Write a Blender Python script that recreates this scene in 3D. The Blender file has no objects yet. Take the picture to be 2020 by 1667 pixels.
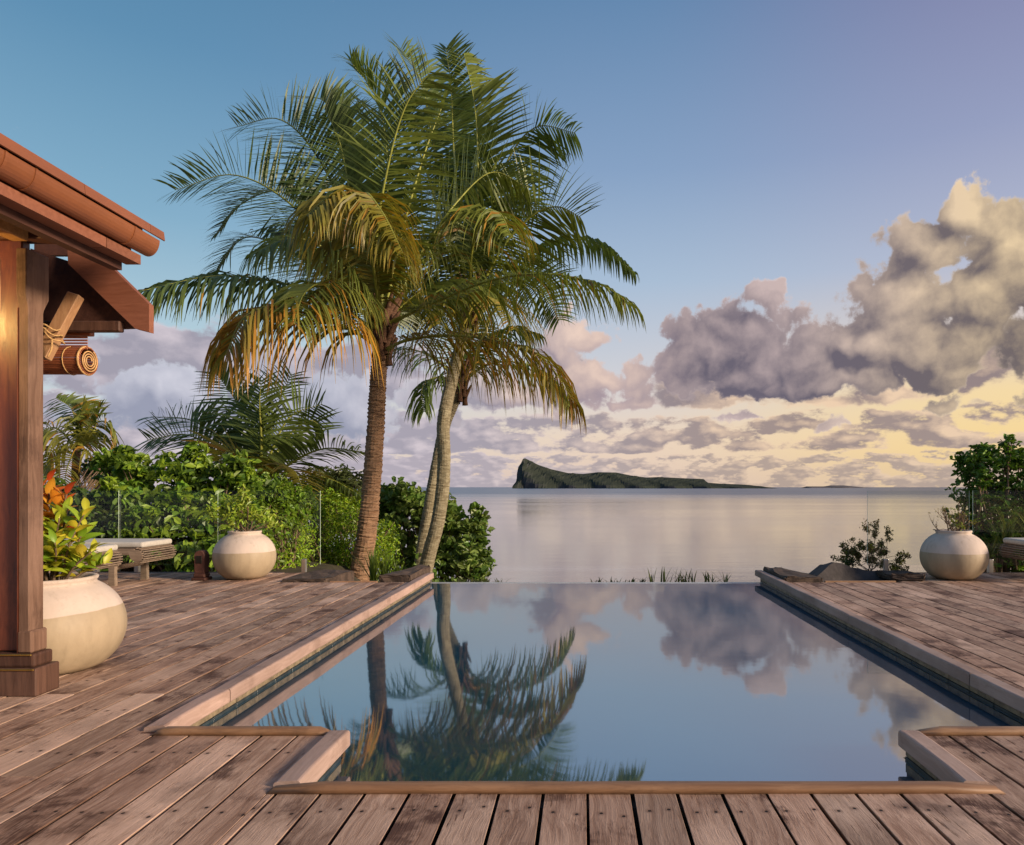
import bpy, bmesh, math, random
import numpy as np
from mathutils import Vector, Matrix

random.seed(7)
RNG = np.random.default_rng(11)
R = math.radians
F, CX, CY, H = 1400.0, 1150.0, 961.0, 1.1      # focal length and vanishing point in photo pixels, eye height

scene = bpy.context.scene
C = scene.collection

# ------------------------------------------------------------------ camera
cam_d = bpy.data.cameras.new('camera')
cam = bpy.data.objects.new('camera', cam_d); C.objects.link(cam)
cam.location = (0, 0, H); cam.rotation_euler = (R(90), 0, 0)
cam_d.sensor_width = 36; cam_d.sensor_fit = 'HORIZONTAL'
cam_d.lens = 36 * F / 2020
cam_d.shift_x = -(CX - 1010) / 2020
cam_d.shift_y = (CY - 833.5) / 2020
cam_d.clip_start = 0.05; cam_d.clip_end = 90000
scene.camera = cam

# ------------------------------------------------------------------ node helper
class NG:
    def __init__(s, nt): s.nt = nt; s.N = nt.nodes; s.L = nt.links
    def node(s, t, **kw):
        n = s.N.new(t)
        for k, v in kw.items(): setattr(n, k, v)
        return n
    def put(s, sock, v):
        if v is None: return
        if isinstance(v, bpy.types.NodeSocket): s.L.new(v, sock)
        else:
            if hasattr(sock.default_value, '__len__'):
                n = len(sock.default_value)
                v = tuple(v) if hasattr(v, '__len__') else (v,) * n
                if n == 4 and len(v) == 3: v = v + (1,)
                sock.default_value = v
            else: sock.default_value = v
    def m(s, op, a, b=None, c=None, clamp=False):
        n = s.node('ShaderNodeMath', operation=op, use_clamp=clamp)
        for i, v in enumerate((a, b, c)): s.put(n.inputs[i], v)
        return n.outputs[0]
    def v(s, op, a, b=None, c=None, out=0, scale=None):
        n = s.node('ShaderNodeVectorMath', operation=op)
        for i, x in enumerate((a, b, c)):
            if x is not None: s.put(n.inputs[i], x)
        if scale is not None: s.put(n.inputs['Scale'], scale)
        return n.outputs[out]
    def comb(s, x, y, z=0.0):
        n = s.node('ShaderNodeCombineXYZ')
        for i, q in enumerate((x, y, z)): s.put(n.inputs[i], q)
        return n.outputs[0]
    def sep(s, vec):
        n = s.node('ShaderNodeSeparateXYZ'); s.put(n.inputs[0], vec); return n.outputs
    def step(s, val, a, b, lo=0.0, hi=1.0, smooth=True):
        n = s.node('ShaderNodeMapRange', interpolation_type='SMOOTHSTEP' if smooth else 'LINEAR')
        for i, q in enumerate((val, a, b, lo, hi)): s.put(n.inputs[i], q)
        return n.outputs[0]
    def mix(s, f, a, b, mode='MIX'):
        n = s.node('ShaderNodeMix', data_type='RGBA', blend_type=mode)
        s.put(n.inputs[0], f); s.put(n.inputs[6], a); s.put(n.inputs[7], b)
        return n.outputs[2]
    def noise(s, vec, scale=5, detail=4, rough=.55, dist=0.0, out=0, lac=2.0, dim='3D'):
        n = s.node('ShaderNodeTexNoise', noise_dimensions=dim)
        s.put(n.inputs['Vector'], vec); s.put(n.inputs['Scale'], scale); s.put(n.inputs['Detail'], detail)
        s.put(n.inputs['Roughness'], rough); s.put(n.inputs['Distortion'], dist); s.put(n.inputs['Lacunarity'], lac)
        return n.outputs[out]
    def ramp(s, f, stops, interp='LINEAR'):
        n = s.node('ShaderNodeValToRGB'); e = n.color_ramp.elements; n.color_ramp.interpolation = interp
        while len(e) < len(stops): e.new(0.5)
        for i, (p, c) in enumerate(stops):
            e[i].position = p; e[i].color = (*c, 1) if len(c) == 3 else c
        s.put(n.inputs[0], f); return n.outputs[0]

def lin(r, g, b):
    f = lambda c: (c / 255 / 12.92) if c <= 10 else ((c / 255 + .055) / 1.055) ** 2.4
    return (f(r), f(g), f(b))

# ------------------------------------------------------------------ sun and sky
SUN_AZ, SUN_EL = R(112), R(17)          # azimuth from the view axis towards the right
sun_d = bpy.data.lights.new('sun', 'SUN'); sun = bpy.data.objects.new('sun', sun_d); C.objects.link(sun)
sun_d.energy = 5.0; sun_d.angle = R(11); sun_d.color = (1.0, 0.80, 0.60)
_sd = Vector((math.sin(SUN_AZ) * math.cos(SUN_EL), math.cos(SUN_AZ) * math.cos(SUN_EL), math.sin(SUN_EL)))
sun.rotation_euler = _sd.to_track_quat('Z', 'Y').to_euler()
scene.view_settings.view_transform = 'Standard'; scene.view_settings.look = 'None'
scene.view_settings.exposure = 0.08; scene.view_settings.gamma = 1.0
scene.view_settings.use_curve_mapping = False
cy = scene.cycles; cy.max_bounces = 6; cy.diffuse_bounces = 2; cy.glossy_bounces = 3; cy.transmission_bounces = 4; cy.transparent_max_bounces = 10

def pix_dir(px, py):
    d = Vector(((px - CX) / F, 1, (CY - py) / F)).normalized()
    return math.atan2(d.x, d.y), math.asin(d.z)

def build_world():
    w = bpy.data.worlds.new('World'); scene.world = w; w.use_nodes = True
    w.cycles.sampling_method = 'MANUAL'; w.cycles.sample_map_resolution = 256
    g = NG(w.node_tree); g.N.clear()
    out = g.node('ShaderNodeOutputWorld'); bg = g.node('ShaderNodeBackground')
    g.L.new(bg.outputs[0], out.inputs[0]); bg.inputs[1].default_value = 0.1
    d = g.node('ShaderNodeTexCoord').outputs['Generated']
    x, y, z = g.sep(d)
    zc = g.m('MAXIMUM', z, 0.0)
    az = g.m('ARCTAN2', x, y); el = g.m('ARCSINE', g.m('MINIMUM', zc, .999))
    sinaz = g.m('SINE', az)
    sky = g.node('ShaderNodeTexSky', sky_type='NISHITA'); sky.sun_disc = False
    sky.sun_elevation = SUN_EL; sky.sun_rotation = SUN_AZ; sky.air_density = 1.3; sky.dust_density = 1.5
    nish = g.v('SCALE', sky.outputs[0], scale=0.11)
    e01 = g.m('DIVIDE', el, 1.2)
    def rampv(stops): return g.ramp(e01, [(p / 1.2, lin(*c)) for p, c in stops])
    left = rampv([(0, (216, 200, 200)), (.07, (206, 208, 215)), (.17, (178, 205, 218)), (.32, (126, 171, 199)), (.50, (88, 140, 177)), (.68, (66, 119, 158)), (1.2, (58, 104, 146))])
    mid = rampv([(0, (232, 206, 192)), (.07, (240, 215, 195)), (.16, (210, 208, 216)), (.28, (172, 192, 216)), (.42, (136, 163, 199)), (.60, (100, 137, 178)), (1.2, (68, 108, 154))])
    right = rampv([(0, (236, 206, 164)), (.05, (252, 217, 152)), (.12, (252, 220, 164)), (.19, (226, 208, 198)), (.28, (184, 188, 210)), (.42, (152, 159, 194)), (.60, (128, 129, 170)), (1.2, (90, 106, 156))])
    c = g.mix(g.step(sinaz, -.6, .1), left, mid)
    c = g.mix(g.step(sinaz, .05, .55), c, right)
    clear = g.mix(0.18, c, nish)
    D2 = dict(dim='2D')
    # ---- low broken cumulus in three belts towards the horizon, each farther and finer
    LR = g.step(sinaz, -.3, .30)
    lowdark = g.mix(LR, lin(158, 154, 168), lin(146, 130, 130))
    lowlite = g.mix(LR, lin(206, 196, 204), lin(232, 202, 172))
    col = clear
    for (su, sv, e0, e1, e2, e3, c0, far, off) in ((9.5, 15, .085, .125, .15, .25,  .085, .0, 0.0), (15, 33, .035, .055, .085, .125, .115, .15, 7.3), (26, 74, -.02, .0, .035, .06, .12, .40, 3.1)):
        q = g.comb(g.m('MULTIPLY_ADD', az, su, off), g.m('MULTIPLY', el, sv), 0)
        n1 = g.noise(q, 1.0, 6, .58, **D2)
        n2 = g.noise(g.v('ADD', q, (.16, .26, .0)), 1.0, 2, .58, **D2)
        m_ = g.m('MULTIPLY', g.step(el, e0, e1), g.step(el, e2, e3, 1, 0))
        cov = g.m('ADD', g.step(sinaz, -.25, .10, .11, .0), c0)
        lowd = g.m('ADD', g.m('ADD', g.m('SUBTRACT', n1, .5), cov), g.m('MULTIPLY', g.m('SUBTRACT', m_, 1.0), .5))
        lowa = g.step(lowd, -.01, .12)
        shade = g.m('MULTIPLY_ADD', g.m('SUBTRACT', n2, n1), 3.5, g.step(lowd, .0, .13, .12, .90), clamp=True)
        lc = g.mix(shade, lowlite, lowdark)
        lc = g.mix(far, lc, g.mix(LR, lin(196, 184, 192), lin(212, 190, 168)))
        col = g.mix(lowa, col, lc)
    # ---- standing cumulus: union of lobes broken up by turbulence
    lobes = [  # px, py, rx, ry of each lobe
        (1905, 405, 60, 56), (1840, 490, 130, 76), (1985, 480, 130, 95), (1780, 580, 140, 90), (1930, 590, 190, 120),
        (1720, 665, 150, 80), (1850, 690, 220, 80), (2080, 600, 160, 190), (1600, 710, 130, 60), (1690, 745, 200, 46), (2200, 560, 260, 220),
        (1490, 665, 110, 80), (1400, 690, 110, 84), (1345, 735, 90, 60), (1500, 740, 190, 50), (1515, 590, 50, 50),
        (1195, 745, 150, 52), (1130, 665, 80, 50), (1010, 770, 130, 44),
        (1480, 826, 110, 24), (1860, 806, 150, 30), (1650, 838, 120, 20), (1250, 800, 110, 24), (2050, 790, 120, 40),
        (330, 770, 190, 80), (560, 790, 220, 84), (730, 810, 170, 60), (-200, 740, 260, 110)]
    p = g.comb(az, el, 0)
    w1 = g.noise(p, 13, 3, .6, out=1, **D2)
    w1z = g.sep(w1)[2]
    pw = g.v('ADD', p, g.v('SCALE', g.v('SUBTRACT', w1, (.5, .5, .5)), scale=.045))
    def union(pp):
        tot = None
        for (px, py, rx, ry) in lobes:
            u0, v0 = pix_dir(px, py)
            a = abs(pix_dir(px + rx, py)[0] - pix_dir(px - rx, py)[0]) / 2
            b = abs(pix_dir(px, py - ry)[1] - pix_dir(px, py + ry)[1]) / 2
            L = g.v('LENGTH', g.v('MULTIPLY_ADD', pp, (1 / a, 1 / b, 0), (-u0 / a, -v0 / b, 0)), out=1)
            tot = L if tot is None else g.m('SMOOTH_MIN', tot, L, .2)
        return g.m('MAXIMUM', g.m('SUBTRACT', 1.0, tot), -2.0)
    def cells(pp, sc):
        vo = g.node('ShaderNodeTexVoronoi', feature='F1', voronoi_dimensions='2D')
        g.put(vo.inputs['Vector'], pp); g.put(vo.inputs['Scale'], sc); g.put(vo.inputs['Detail'], 0.0)
        return g.m('SUBTRACT', .42, vo.outputs[0])
    def puff(pp, det):
        nz = g.noise(pp, 9, det, .58, **D2)
        c1 = cells(pp, 19); c2 = cells(g.v('ADD', pp, (3.1, 1.7, 0)), 44) if det > 3 else .08
        return g.m('ADD', g.m('MULTIPLY', g.m('SUBTRACT', nz, .5), 2.7), g.m('MULTIPLY_ADD', c1, 1.1, g.m('MULTIPLY', c2, .6)))
    po = g.v('ADD', pw, (.030, .026, 0)); ps = g.v('ADD', pw, (.010, .012, 0))
    f1 = puff(pw, 8); f2 = puff(ps, 3)
    t1 = union(pw); t2 = union(po)
    fz = g.m('MULTIPLY', g.m('SUBTRACT', g.noise(p, 50, 5, .66, **D2), .5), 1.05)
    flat = g.m('MULTIPLY', g.step(az, .0, .10), g.step(g.m('MULTIPLY_ADD', g.m('SUBTRACT', w1z, .5), .05, el), pix_dir(1500, 830)[1], pix_dir(1500, 760)[1], .9, .0))
    d1 = g.m('SUBTRACT', g.m('ADD', g.m('ADD', g.m('MULTIPLY', t1, 1.5), f1), fz), flat)
    alpha = g.step(d1, -.04, .36)
    big = g.noise(p, 6, 3, .6, **D2)
    lum = g.m('MULTIPLY_ADD', g.m('SUBTRACT', g.m('ADD', f1, fz), f2), .40, .31)
    lum = g.m('ADD', lum, g.m('MULTIPLY', g.m('SUBTRACT', t1, t2), .55))
    lum = g.m('ADD', lum, g.m('MULTIPLY', g.m('SUBTRACT', big, .5), .8), clamp=True)
    thin = g.step(d1, .0, .50, .75, .0)
    R_ = g.step(sinaz, .24, .56); RL = g.step(sinaz, -.35, .12)
    dark = g.mix(R_, lin(104, 98, 112), lin(112, 102, 102))
    dark = g.mix(RL, lin(150, 154, 174), dark)
    lite = g.mix(R_, lin(196, 176, 174), lin(232, 206, 166))
    lite = g.mix(RL, lin(202, 202, 214), lite)
    rimc = g.mix(R_, lin(224, 204, 200), lin(244, 222, 192))
    rimc = g.mix(RL, lin(200, 206, 216), rimc)
    MID = g.step(sinaz, .04, .17)
    dark = g.mix(MID, g.mix(RL, dark, lin(166, 150, 158)), dark)
    lite = g.mix(MID, g.mix(RL, lite, lin(236, 208, 190)), lite)
    cc = g.mix(lum, dark, lite)
    cc = g.mix(g.m('MULTIPLY', thin, g.m('MULTIPLY_ADD', lum, .8, .25)), cc, rimc)
    col = g.mix(alpha, col, cc)
    g.put(bg.inputs[0], g.v('SCALE', col, scale=10.0))
build_world()

# ------------------------------------------------------------------ geometry helpers
def P(px, py, Y):
    return Vector(((px - CX) / F * Y, Y, H - (py - CY) / F * Y))
def PX(px, Y): return (px - CX) / F * Y
def PZ(py, Y): return H - (py - CY) / F * Y

def tag(o, label=None, cat=None, group=None, kind=None):
    if label: o['label'] = label
    if cat: o['category'] = cat
    if group: o['group'] = group
    if kind: o['kind'] = kind
    return o
def empty(name, loc=(0, 0, 0), rz=0):
    o = bpy.data.objects.new(name, None); C.objects.link(o); o.location = loc; o.rotation_euler = (0, 0, rz); o.empty_display_size = .1
    return o
def link(name, me, mats, parent=None):
    o = bpy.data.objects.new(name, me); C.objects.link(o)
    if mats is not None:
        for mm in (mats if isinstance(mats, (list, tuple)) else [mats]):
            if mm.name not in [q.name for q in me.materials if q]: me.materials.append(mm)
    if parent: o.parent = parent
    return o
def obj(name, bm, mats, parent=None, smooth=False):
    me = bpy.data.meshes.new(name); bm.to_mesh(me); bm.free()
    if smooth: me.shade_smooth()
    return link(name, me, mats, parent)
def np_mesh(name, V, Fc, col=None, smooth=False):
    """V (n,3), Fc (k,m) equal-sized faces, col (n,3) point colours"""
    V = np.asarray(V, np.float32); Fc = np.asarray(Fc, np.int32)
    me = bpy.data.meshes.new(name)
    me.vertices.add(len(V)); me.vertices.foreach_set('co', V.ravel())
    k, m_ = Fc.shape
    me.loops.add(k * m_); me.loops.foreach_set('vertex_index', Fc.ravel())
    me.polygons.add(k); me.polygons.foreach_set('loop_start', np.arange(k, dtype=np.int32) * m_)
    me.polygons.foreach_set('use_smooth', np.full(k, smooth))
    if col is not None:
        a = me.color_attributes.new('tint', 'FLOAT_COLOR', 'POINT')
        cc = np.ones((len(V), 4), np.float32); cc[:, :3] = col
        a.data.foreach_set('color', cc.ravel())
    me.update(calc_edges=True); me.validate()
    return me
def box(bm, x0, x1, y0, y1, z0, z1, bev=0.0, seg=1):
    m = Matrix.Translation(((x0 + x1) / 2, (y0 + y1) / 2, (z0 + z1) / 2)) @ Matrix.Diagonal((x1 - x0, y1 - y0, z1 - z0, 1))
    r = bmesh.ops.create_cube(bm, size=1, matrix=m)
    if bev:
        es = list({e for v in r['verts'] for e in v.link_edges})
        bmesh.ops.bevel(bm, geom=es, offset=bev, segments=seg, affect='EDGES', profile=.5)
    return bm
def boxo(name, x0, x1, y0, y1, z0, z1, mats, parent=None, bev=0.004, seg=1):
    return obj(name, box(bmesh.new(), x0, x1, y0, y1, z0, z1, bev, seg), mats, parent)
def prism(bm, pts, axis, a, b):
    """extrude polygon pts (2D) along axis from a to b. axis 'x': pts=(y,z); 'y': pts=(x,z); 'z': pts=(x,y)"""
    mk = {'x': lambda p, t: (t, p[0], p[1]), 'y': lambda p, t: (p[0], t, p[1]), 'z': lambda p, t: (p[0], p[1], t)}[axis]
    va = [bm.verts.new(mk(p, a)) for p in pts]; vb = [bm.verts.new(mk(p, b)) for p in pts]
    n = len(pts)
    bm.faces.new(va); bm.faces.new(vb[::-1])
    for i in range(n): bm.faces.new((va[i], vb[i], vb[(i + 1) % n], va[(i + 1) % n]))
    bmesh.ops.recalc_face_normals(bm, faces=bm.faces)
    return bm
def bar(bm, p0, p1, w, h, up=(0, 0, 1), bev=0.004):
    p0, p1 = Vector(p0), Vector(p1); t = (p1 - p0); L = t.length; t.normalize()
    s = t.cross(Vector(up)).normalized(); u = s.cross(t)
    m = Matrix.Translation((p0 + p1) / 2) @ Matrix((s, t, u)).transposed().to_4x4() @ Matrix.Diagonal((w, L, h, 1))
    r = bmesh.ops.create_cube(bm, size=1, matrix=m)
    if bev: bmesh.ops.bevel(bm, geom=list({e for v in r['verts'] for e in v.link_edges}), offset=bev, segments=1, affect='EDGES')
    return bm
def tube_arrays(pts, rad, seg=8):
    pts = [Vector(p) for p in pts]; n = len(pts); V = []
    t0 = (pts[1] - pts[0]).normalized(); s = t0.orthogonal().normalized()
    for i, p in enumerate(pts):
        t = (pts[min(i + 1, n - 1)] - pts[max(i - 1, 0)]).normalized()
        s = (s - t * s.dot(t)).normalized(); u = t.cross(s)
        r = rad(i / (n - 1)) if callable(rad) else (rad[i] if hasattr(rad, '__len__') else rad)
        for k in range(seg):
            a = 2 * math.pi * k / seg; V.append(p + (s * math.cos(a) + u * math.sin(a)) * r)
    Fc = [(i * seg + k, i * seg + (k + 1) % seg, (i + 1) * seg + (k + 1) % seg, (i + 1) * seg + k) for i in range(n - 1) for k in range(seg)]
    return V, Fc
def tube(name, pts, rad, mats, parent=None, seg=8, caps=True):
    V, Fc = tube_arrays(pts, rad, seg)
    bm = bmesh.new(); vs = [bm.verts.new(v) for v in V]
    for f in Fc: bm.faces.new([vs[i] for i in f])
    if caps: bm.faces.new(vs[:seg][::-1]); bm.faces.new(vs[-seg:])
    return obj(name, bm, mats, parent, True)
def lathe(bm, prof, seg=40, center=(0, 0, 0)):
    rings = []
    for r, z in prof:
        rings.append([bm.verts.new((center[0] + r * math.cos(2 * math.pi * k / seg), center[1] + r * math.sin(2 * math.pi * k / seg), center[2] + z)) for k in range(seg)])
    for a, b in zip(rings, rings[1:]):
        for k in range(seg): bm.faces.new((a[k], a[(k + 1) % seg], b[(k + 1) % seg], b[k]))
    bm.faces.new(rings[0][::-1]); bm.faces.new(rings[-1])
    return bm
def spline(pts, n=24):
    pts = [Vector(p) for p in pts]
    q = [pts[0] * 2 - pts[1]] + pts + [pts[-1] * 2 - pts[-2]]
    out = []; m = len(pts) - 1
    for i in range(n + 1):
        t = i / n * m; k = min(int(t), m - 1); u = t - k
        a, b, c, d = q[k], q[k + 1], q[k + 2], q[k + 3]
        out.append(.5 * (2 * b + (c - a) * u + (2 * a - 5 * b + 4 * c - d) * u * u + (3 * b - a - 3 * c + d) * u ** 3))
    return out

# ------------------------------------------------------------------ materials
def new_mat(name):
    m = bpy.data.materials.new(name); m.use_nodes = True
    g = NG(m.node_tree); bs = g.N['Principled BSDF']
    return m, g, bs
def objcoord(g, rnd=True):
    oc = g.node('ShaderNodeTexCoord').outputs['Object']
    if rnd:
        r = g.node('ShaderNodeObjectInfo').outputs['Random']
        oc = g.v('ADD', oc, g.v('SCALE', g.comb(r, g.m('FRACT', g.m('MULTIPLY', r, 17.3)), g.m('FRACT', g.m('MULTIPLY', r, 57.1))), scale=40.0))
    return oc
def bump(g, bs, h, strength=.3, dist=.01):
    b = g.node('ShaderNodeBump'); g.put(b.inputs['Height'], h); b.inputs['Strength'].default_value = strength; b.inputs['Distance'].default_value = dist
    g.L.new(b.outputs[0], bs.inputs['Normal'])

def wood_mat(name, c1, c2, dark, axis='y', rough=.75, weather=.5, bumpiness=.35, screws=False, spec=.3):
    m, g, bs = new_mat(name)
    oc = objcoord(g); rnd = g.node('ShaderNodeObjectInfo').outputs['Random']
    sc = {'x': (1, 14, 14), 'y': (14, 1, 14), 'z': (14, 14, 1)}[axis]
    p = g.v('MULTIPLY', oc, sc)
    warp = g.noise(oc, 2.0, 2, .5, out=1)
    p = g.v('ADD', p, g.v('SCALE', warp, scale=1.2))
    grain = g.noise(p, 3.0, 7, .65, .6)
    fine = g.noise(g.v('MULTIPLY', p, (1.6, 1.6, 1.6)), 9.0, 4, .7)
    blot = g.noise(oc, 3.2, 5, .62, .3)
    blot2 = g.noise(g.v('ADD', oc, (9, 4, 2)), 1.1, 3, .5)
    c = g.mix(g.step(grain, .3, .72), c1, c2)
    tone = g.step(rnd, 0, 1, .76, 1.20, smooth=False)
    c = g.mix(1.0, c, g.comb(tone, tone, tone), 'MULTIPLY')
    hue = g.m('FRACT', g.m('MULTIPLY', rnd, 7.77))
    c = g.mix(g.m('MULTIPLY', hue, .35), c, g.mix(1.0, c, (1.12, .88, .80), 'MULTIPLY'))
    c = g.mix(g.m('MULTIPLY', g.step(g.m('ADD', blot, g.m('MULTIPLY', fine, .35)), .68, .84), weather), c, dark)
    c = g.mix(g.m('MULTIPLY', g.step(fine, .60, .74), .55 * weather), c, dark)
    c = g.mix(g.m('MULTIPLY', g.step(g.m('ADD', blot2, g.m('MULTIPLY', fine, .3)), .64, .85), .45 * weather), c, tuple(min(1, q * 1.7 + .03) for q in c2))
    sc2 = tuple(q * 6 if q > 1 else 5 for q in sc)
    crack = g.noise(g.v('MULTIPLY', oc, sc2), 1.0, 4, .7, .3)
    cm = g.m('MULTIPLY', g.step(crack, .58, .68), g.step(blot, .42, .60))
    c = g.mix(g.m('MULTIPLY', cm, min(1, weather * .95)), c, dark)
    c = g.mix(g.m('MULTIPLY', g.step(crack, .40, .28), .28 * weather), c, tuple(min(1, q * 1.5 + .02) for q in c2))
    h = g.m('SUBTRACT', g.m('ADD', g.m('MULTIPLY', grain, .6), g.m('MULTIPLY', fine, .5)), g.m('MULTIPLY', cm, .7))
    if screws:
        pos = g.sep(g.node('ShaderNodeNewGeometry').outputs['Position'])
        lane = g.m('SUBTRACT', g.m('FRACT', g.m('DIVIDE', g.m('SUBTRACT', pos[0], .018), .16)), .5)
        ax = g.m('SUBTRACT', g.m('ABSOLUTE', g.m('MULTIPLY', lane, .16)), g.step(rnd, 0, 1, .030, .052, smooth=False))
        r2 = g.m('FRACT', g.m('MULTIPLY', rnd, 31.7))
        ylane = g.m('SUBTRACT', g.m('FRACT', g.m('DIVIDE', g.m('ADD', pos[1], g.m('MULTIPLY', r2, .05)), .54)), .5)
        ay = g.m('ADD', g.m('MULTIPLY', ylane, .54), g.m('MULTIPLY', g.m('SUBTRACT', g.m('GREATER_THAN', lane, 0.0), .5), g.m('MULTIPLY', g.m('SUBTRACT', r2, .5), .06)))
        dd = g.m('SQRT', g.m('ADD', g.m('MULTIPLY', ax, ax), g.m('MULTIPLY', ay, ay)))
        hole = g.step(dd, .0045, .0075, 1, 0)
        halo = g.step(dd, .006, .022, .45, 0)
        c = g.mix(halo, c, dark); c = g.mix(hole, c, (.018, .011, .009))
        h = g.m('SUBTRACT', h, hole)
    g.put(bs.inputs['Base Color'], c)
    g.put(bs.inputs['Roughness'], g.step(grain, .2, .8, rough - .08, min(1, rough + .12)))
    bs.inputs['Specular IOR Level'].default_value = spec
    bump(g, bs, h, bumpiness, .004)
    return m

def simple_mat(name, col, rough=.6, var=.25, scale=6, metal=0.0, bumps=.15, spec=.4, stretch=(1, 1, 1)):
    m, g, bs = new_mat(name)
    oc = g.v('MULTIPLY', objcoord(g), stretch)
    n = g.noise(oc, scale, 6, .6); n2 = g.noise(oc, scale * 7, 4, .6)
    f = g.m('ADD', g.m('MULTIPLY', n, .7), g.m('MULTIPLY', n2, .3))
    c = g.mix(g.step(f, .3, .7), tuple(q * (1 - var) for q in col), tuple(min(1, q * (1 + var)) for q in col))
    g.put(bs.inputs['Base Color'], c); bs.inputs['Roughness'].default_value = rough; bs.inputs['Metallic'].default_value = metal
    bs.inputs['Specular IOR Level'].default_value = spec
    bump(g, bs, f, bumps, .01)
    return m

def leaf_mat(name, transl=.35, rough=.5, spec=.35):
    m, g, bs = new_mat(name)
    a = g.node('ShaderNodeVertexColor'); a.layer_name = 'tint'
    g.L.new(a.outputs[0], bs.inputs['Base Color']); bs.inputs['Roughness'].default_value = rough; bs.inputs['Specular IOR Level'].default_value = spec
    t = g.node('ShaderNodeBsdfTranslucent'); g.put(t.inputs[0], g.mix(1.0, a.outputs[0], (1.25, 1.2, .6), 'MULTIPLY'))
    mx = g.node('ShaderNodeMixShader'); mx.inputs[0].default_value = transl
    g.L.new(bs.outputs[0], mx.inputs[1]); g.L.new(t.outputs[0], mx.inputs[2])
    g.L.new(mx.outputs[0], g.N['Material Output'].inputs[0])
    return m

M = {}
M['deck'] = wood_mat('weathered_deck', (.255, .152, .100), (.49, .340, .250), (.095, .046, .030), 'y', .72, 1.0, .9, screws=True)
M['coping'] = wood_mat('coping_wood', (.32, .225, .18), (.41, .30, .25), (.19, .12, .09), 'y', .62, .45, .25)
M['batten'] = wood_mat('batten_wood', (.25, .135, .065), (.36, .21, .11), (.10, .05, .025), 'x', .5, .4, .25, spec=.5)
M['house'] = wood_mat('varnished_wall', (.095, .026, .014), (.16, .046, .022), (.035, .012, .008), 'z', .38, .5, .15, spec=.5)
M['post'] = wood_mat('post_wood', (.120, .066, .042), (.205, .122, .082), (.06, .03, .02), 'z', .65, .6, .35)
M['plinth'] = wood_mat('plinth_wood', (.065, .032, .021), (.115, .058, .038), (.035, .016, .011), 'z', .6, .5, .3)
M['dark_beam'] = wood_mat('dark_beam', (.055, .022, .015), (.10, .042, .028), (.03, .012, .009), 'y', .6, .5, .2)
M['soffit'] = wood_mat('soffit_wood', (.30, .15, .05), (.44, .245, .09), (.15, .07, .03), 'x', .6, .4, .2)
M['barge'] = wood_mat('barge_board', (.20, .075, .040), (.27, .108, .062), (.19, .07, .045), 'x', .55, .3, .12)
M['brace'] = wood_mat('brace_wood', (.36, .19, .09), (.48, .28, .14), (.18, .09, .04), 'z', .6, .5, .3)
M['lounger'] = wood_mat('lounger_wood', (.16, .12, .085), (.27, .21, .155), (.07, .05, .035), 'x', .7, .5, .3)
M['roof_paint'] = simple_mat('terracotta_paint', (.225, .076, .029), .42, .14, 5, bumps=.05, spec=.45, stretch=(1, .3, 1))
M['brass'] = simple_mat('brass_strip', (.62, .40, .10), .3, .15, 20, metal=1.0, bumps=.05)
M['bamboo'] = simple_mat('bamboo', (.28, .085, .035), .5, .35, 12, bumps=.2, stretch=(1, 8, 8))
M['bamboo_end'] = simple_mat('bamboo_end', (.55, .32, .13), .55, .3, 30)
M['rope'] = simple_mat('rope', (.50, .30, .12), .85, .3, 60, bumps=.5)
M['stone'] = simple_mat('dark_stone', (.075, .050, .036), .9, .55, 9, bumps=.8)
M['basalt'] = simple_mat('basalt', (.045, .038, .036), .9, .4, 6, bumps=.9)
M['tile'] = simple_mat('pool_tile', (.20, .155, .095), .45, .55, 14, bumps=.3)
M['tile_lower'] = simple_mat('pool_tile_lower', (.028, .040, .045), .4, .5, 14, bumps=.3)
M['grout'] = simple_mat('grout', (.10, .09, .075), .9, .4, 20)
M['soil'] = simple_mat('soil', (.035, .022, .014), .95, .5, 25, bumps=1.0)
M['cushion'] = simple_mat('cushion', (.50, .46, .40), .9, .12, 10, bumps=.1)
M['steel'] = simple_mat('steel', (.55, .53, .50), .3, .1, 10, metal=.9, bumps=.02)
M['bark'] = None
M['twig'] = simple_mat('twig', (.16, .105, .065), .85, .4, 30, bumps=.4)
M['stem_green'] = simple_mat('petiole', (.26, .27, .045), .5, .3, 8, bumps=.05)
M['stem_dry'] = simple_mat('dry_petiole', (.34, .20, .08), .7, .35, 8, bumps=.1)
M['palm_leaf'] = leaf_mat('palm_leaf', .32, .42, .45)
M['leaf'] = leaf_mat('leaf', .30, .42, .45)
M['lantern_metal'] = simple_mat('lantern_metal', (.03, .025, .02), .5, .2, 10, metal=.6)

def bark_mat(name, c1, c2, dark, ring):
    m, g, bs = new_mat(name)
    oc = g.node('ShaderNodeTexCoord').outputs['Object']
    n = g.noise(oc, 6, 6, .65); nl = g.noise(g.v('MULTIPLY', oc, (2.2, 2.2, 9)), 2.2, 6, .6, .5)
    big = g.noise(oc, .9, 3, .5)
    c = g.mix(g.step(nl, .35, .68), c1, c2)
    c = g.mix(g.m('MULTIPLY', g.step(nl, .50, .62), .75), c, dark) if ring else g.mix(g.m('MULTIPLY', g.step(n, .55, .7), .6), c, dark)
    c = g.mix(g.m('MULTIPLY', g.step(big, .5, .68), .4), c, dark)
    g.put(bs.inputs['Base Color'], c); bs.inputs['Roughness'].default_value = .9; bs.inputs['Specular IOR Level'].default_value = .2
    bump(g, bs, g.m('ADD', n, nl), .8, .04)
    return m
M['bark'] = bark_mat('palm_bark', (.24, .135, .075), (.42, .27, .165), (.065, .03, .018), True)
M['bark_lichen'] = bark_mat('palm_bark_lichen', (.20, .165, .10), (.34, .30, .20), (.11, .075, .045), False)
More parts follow.
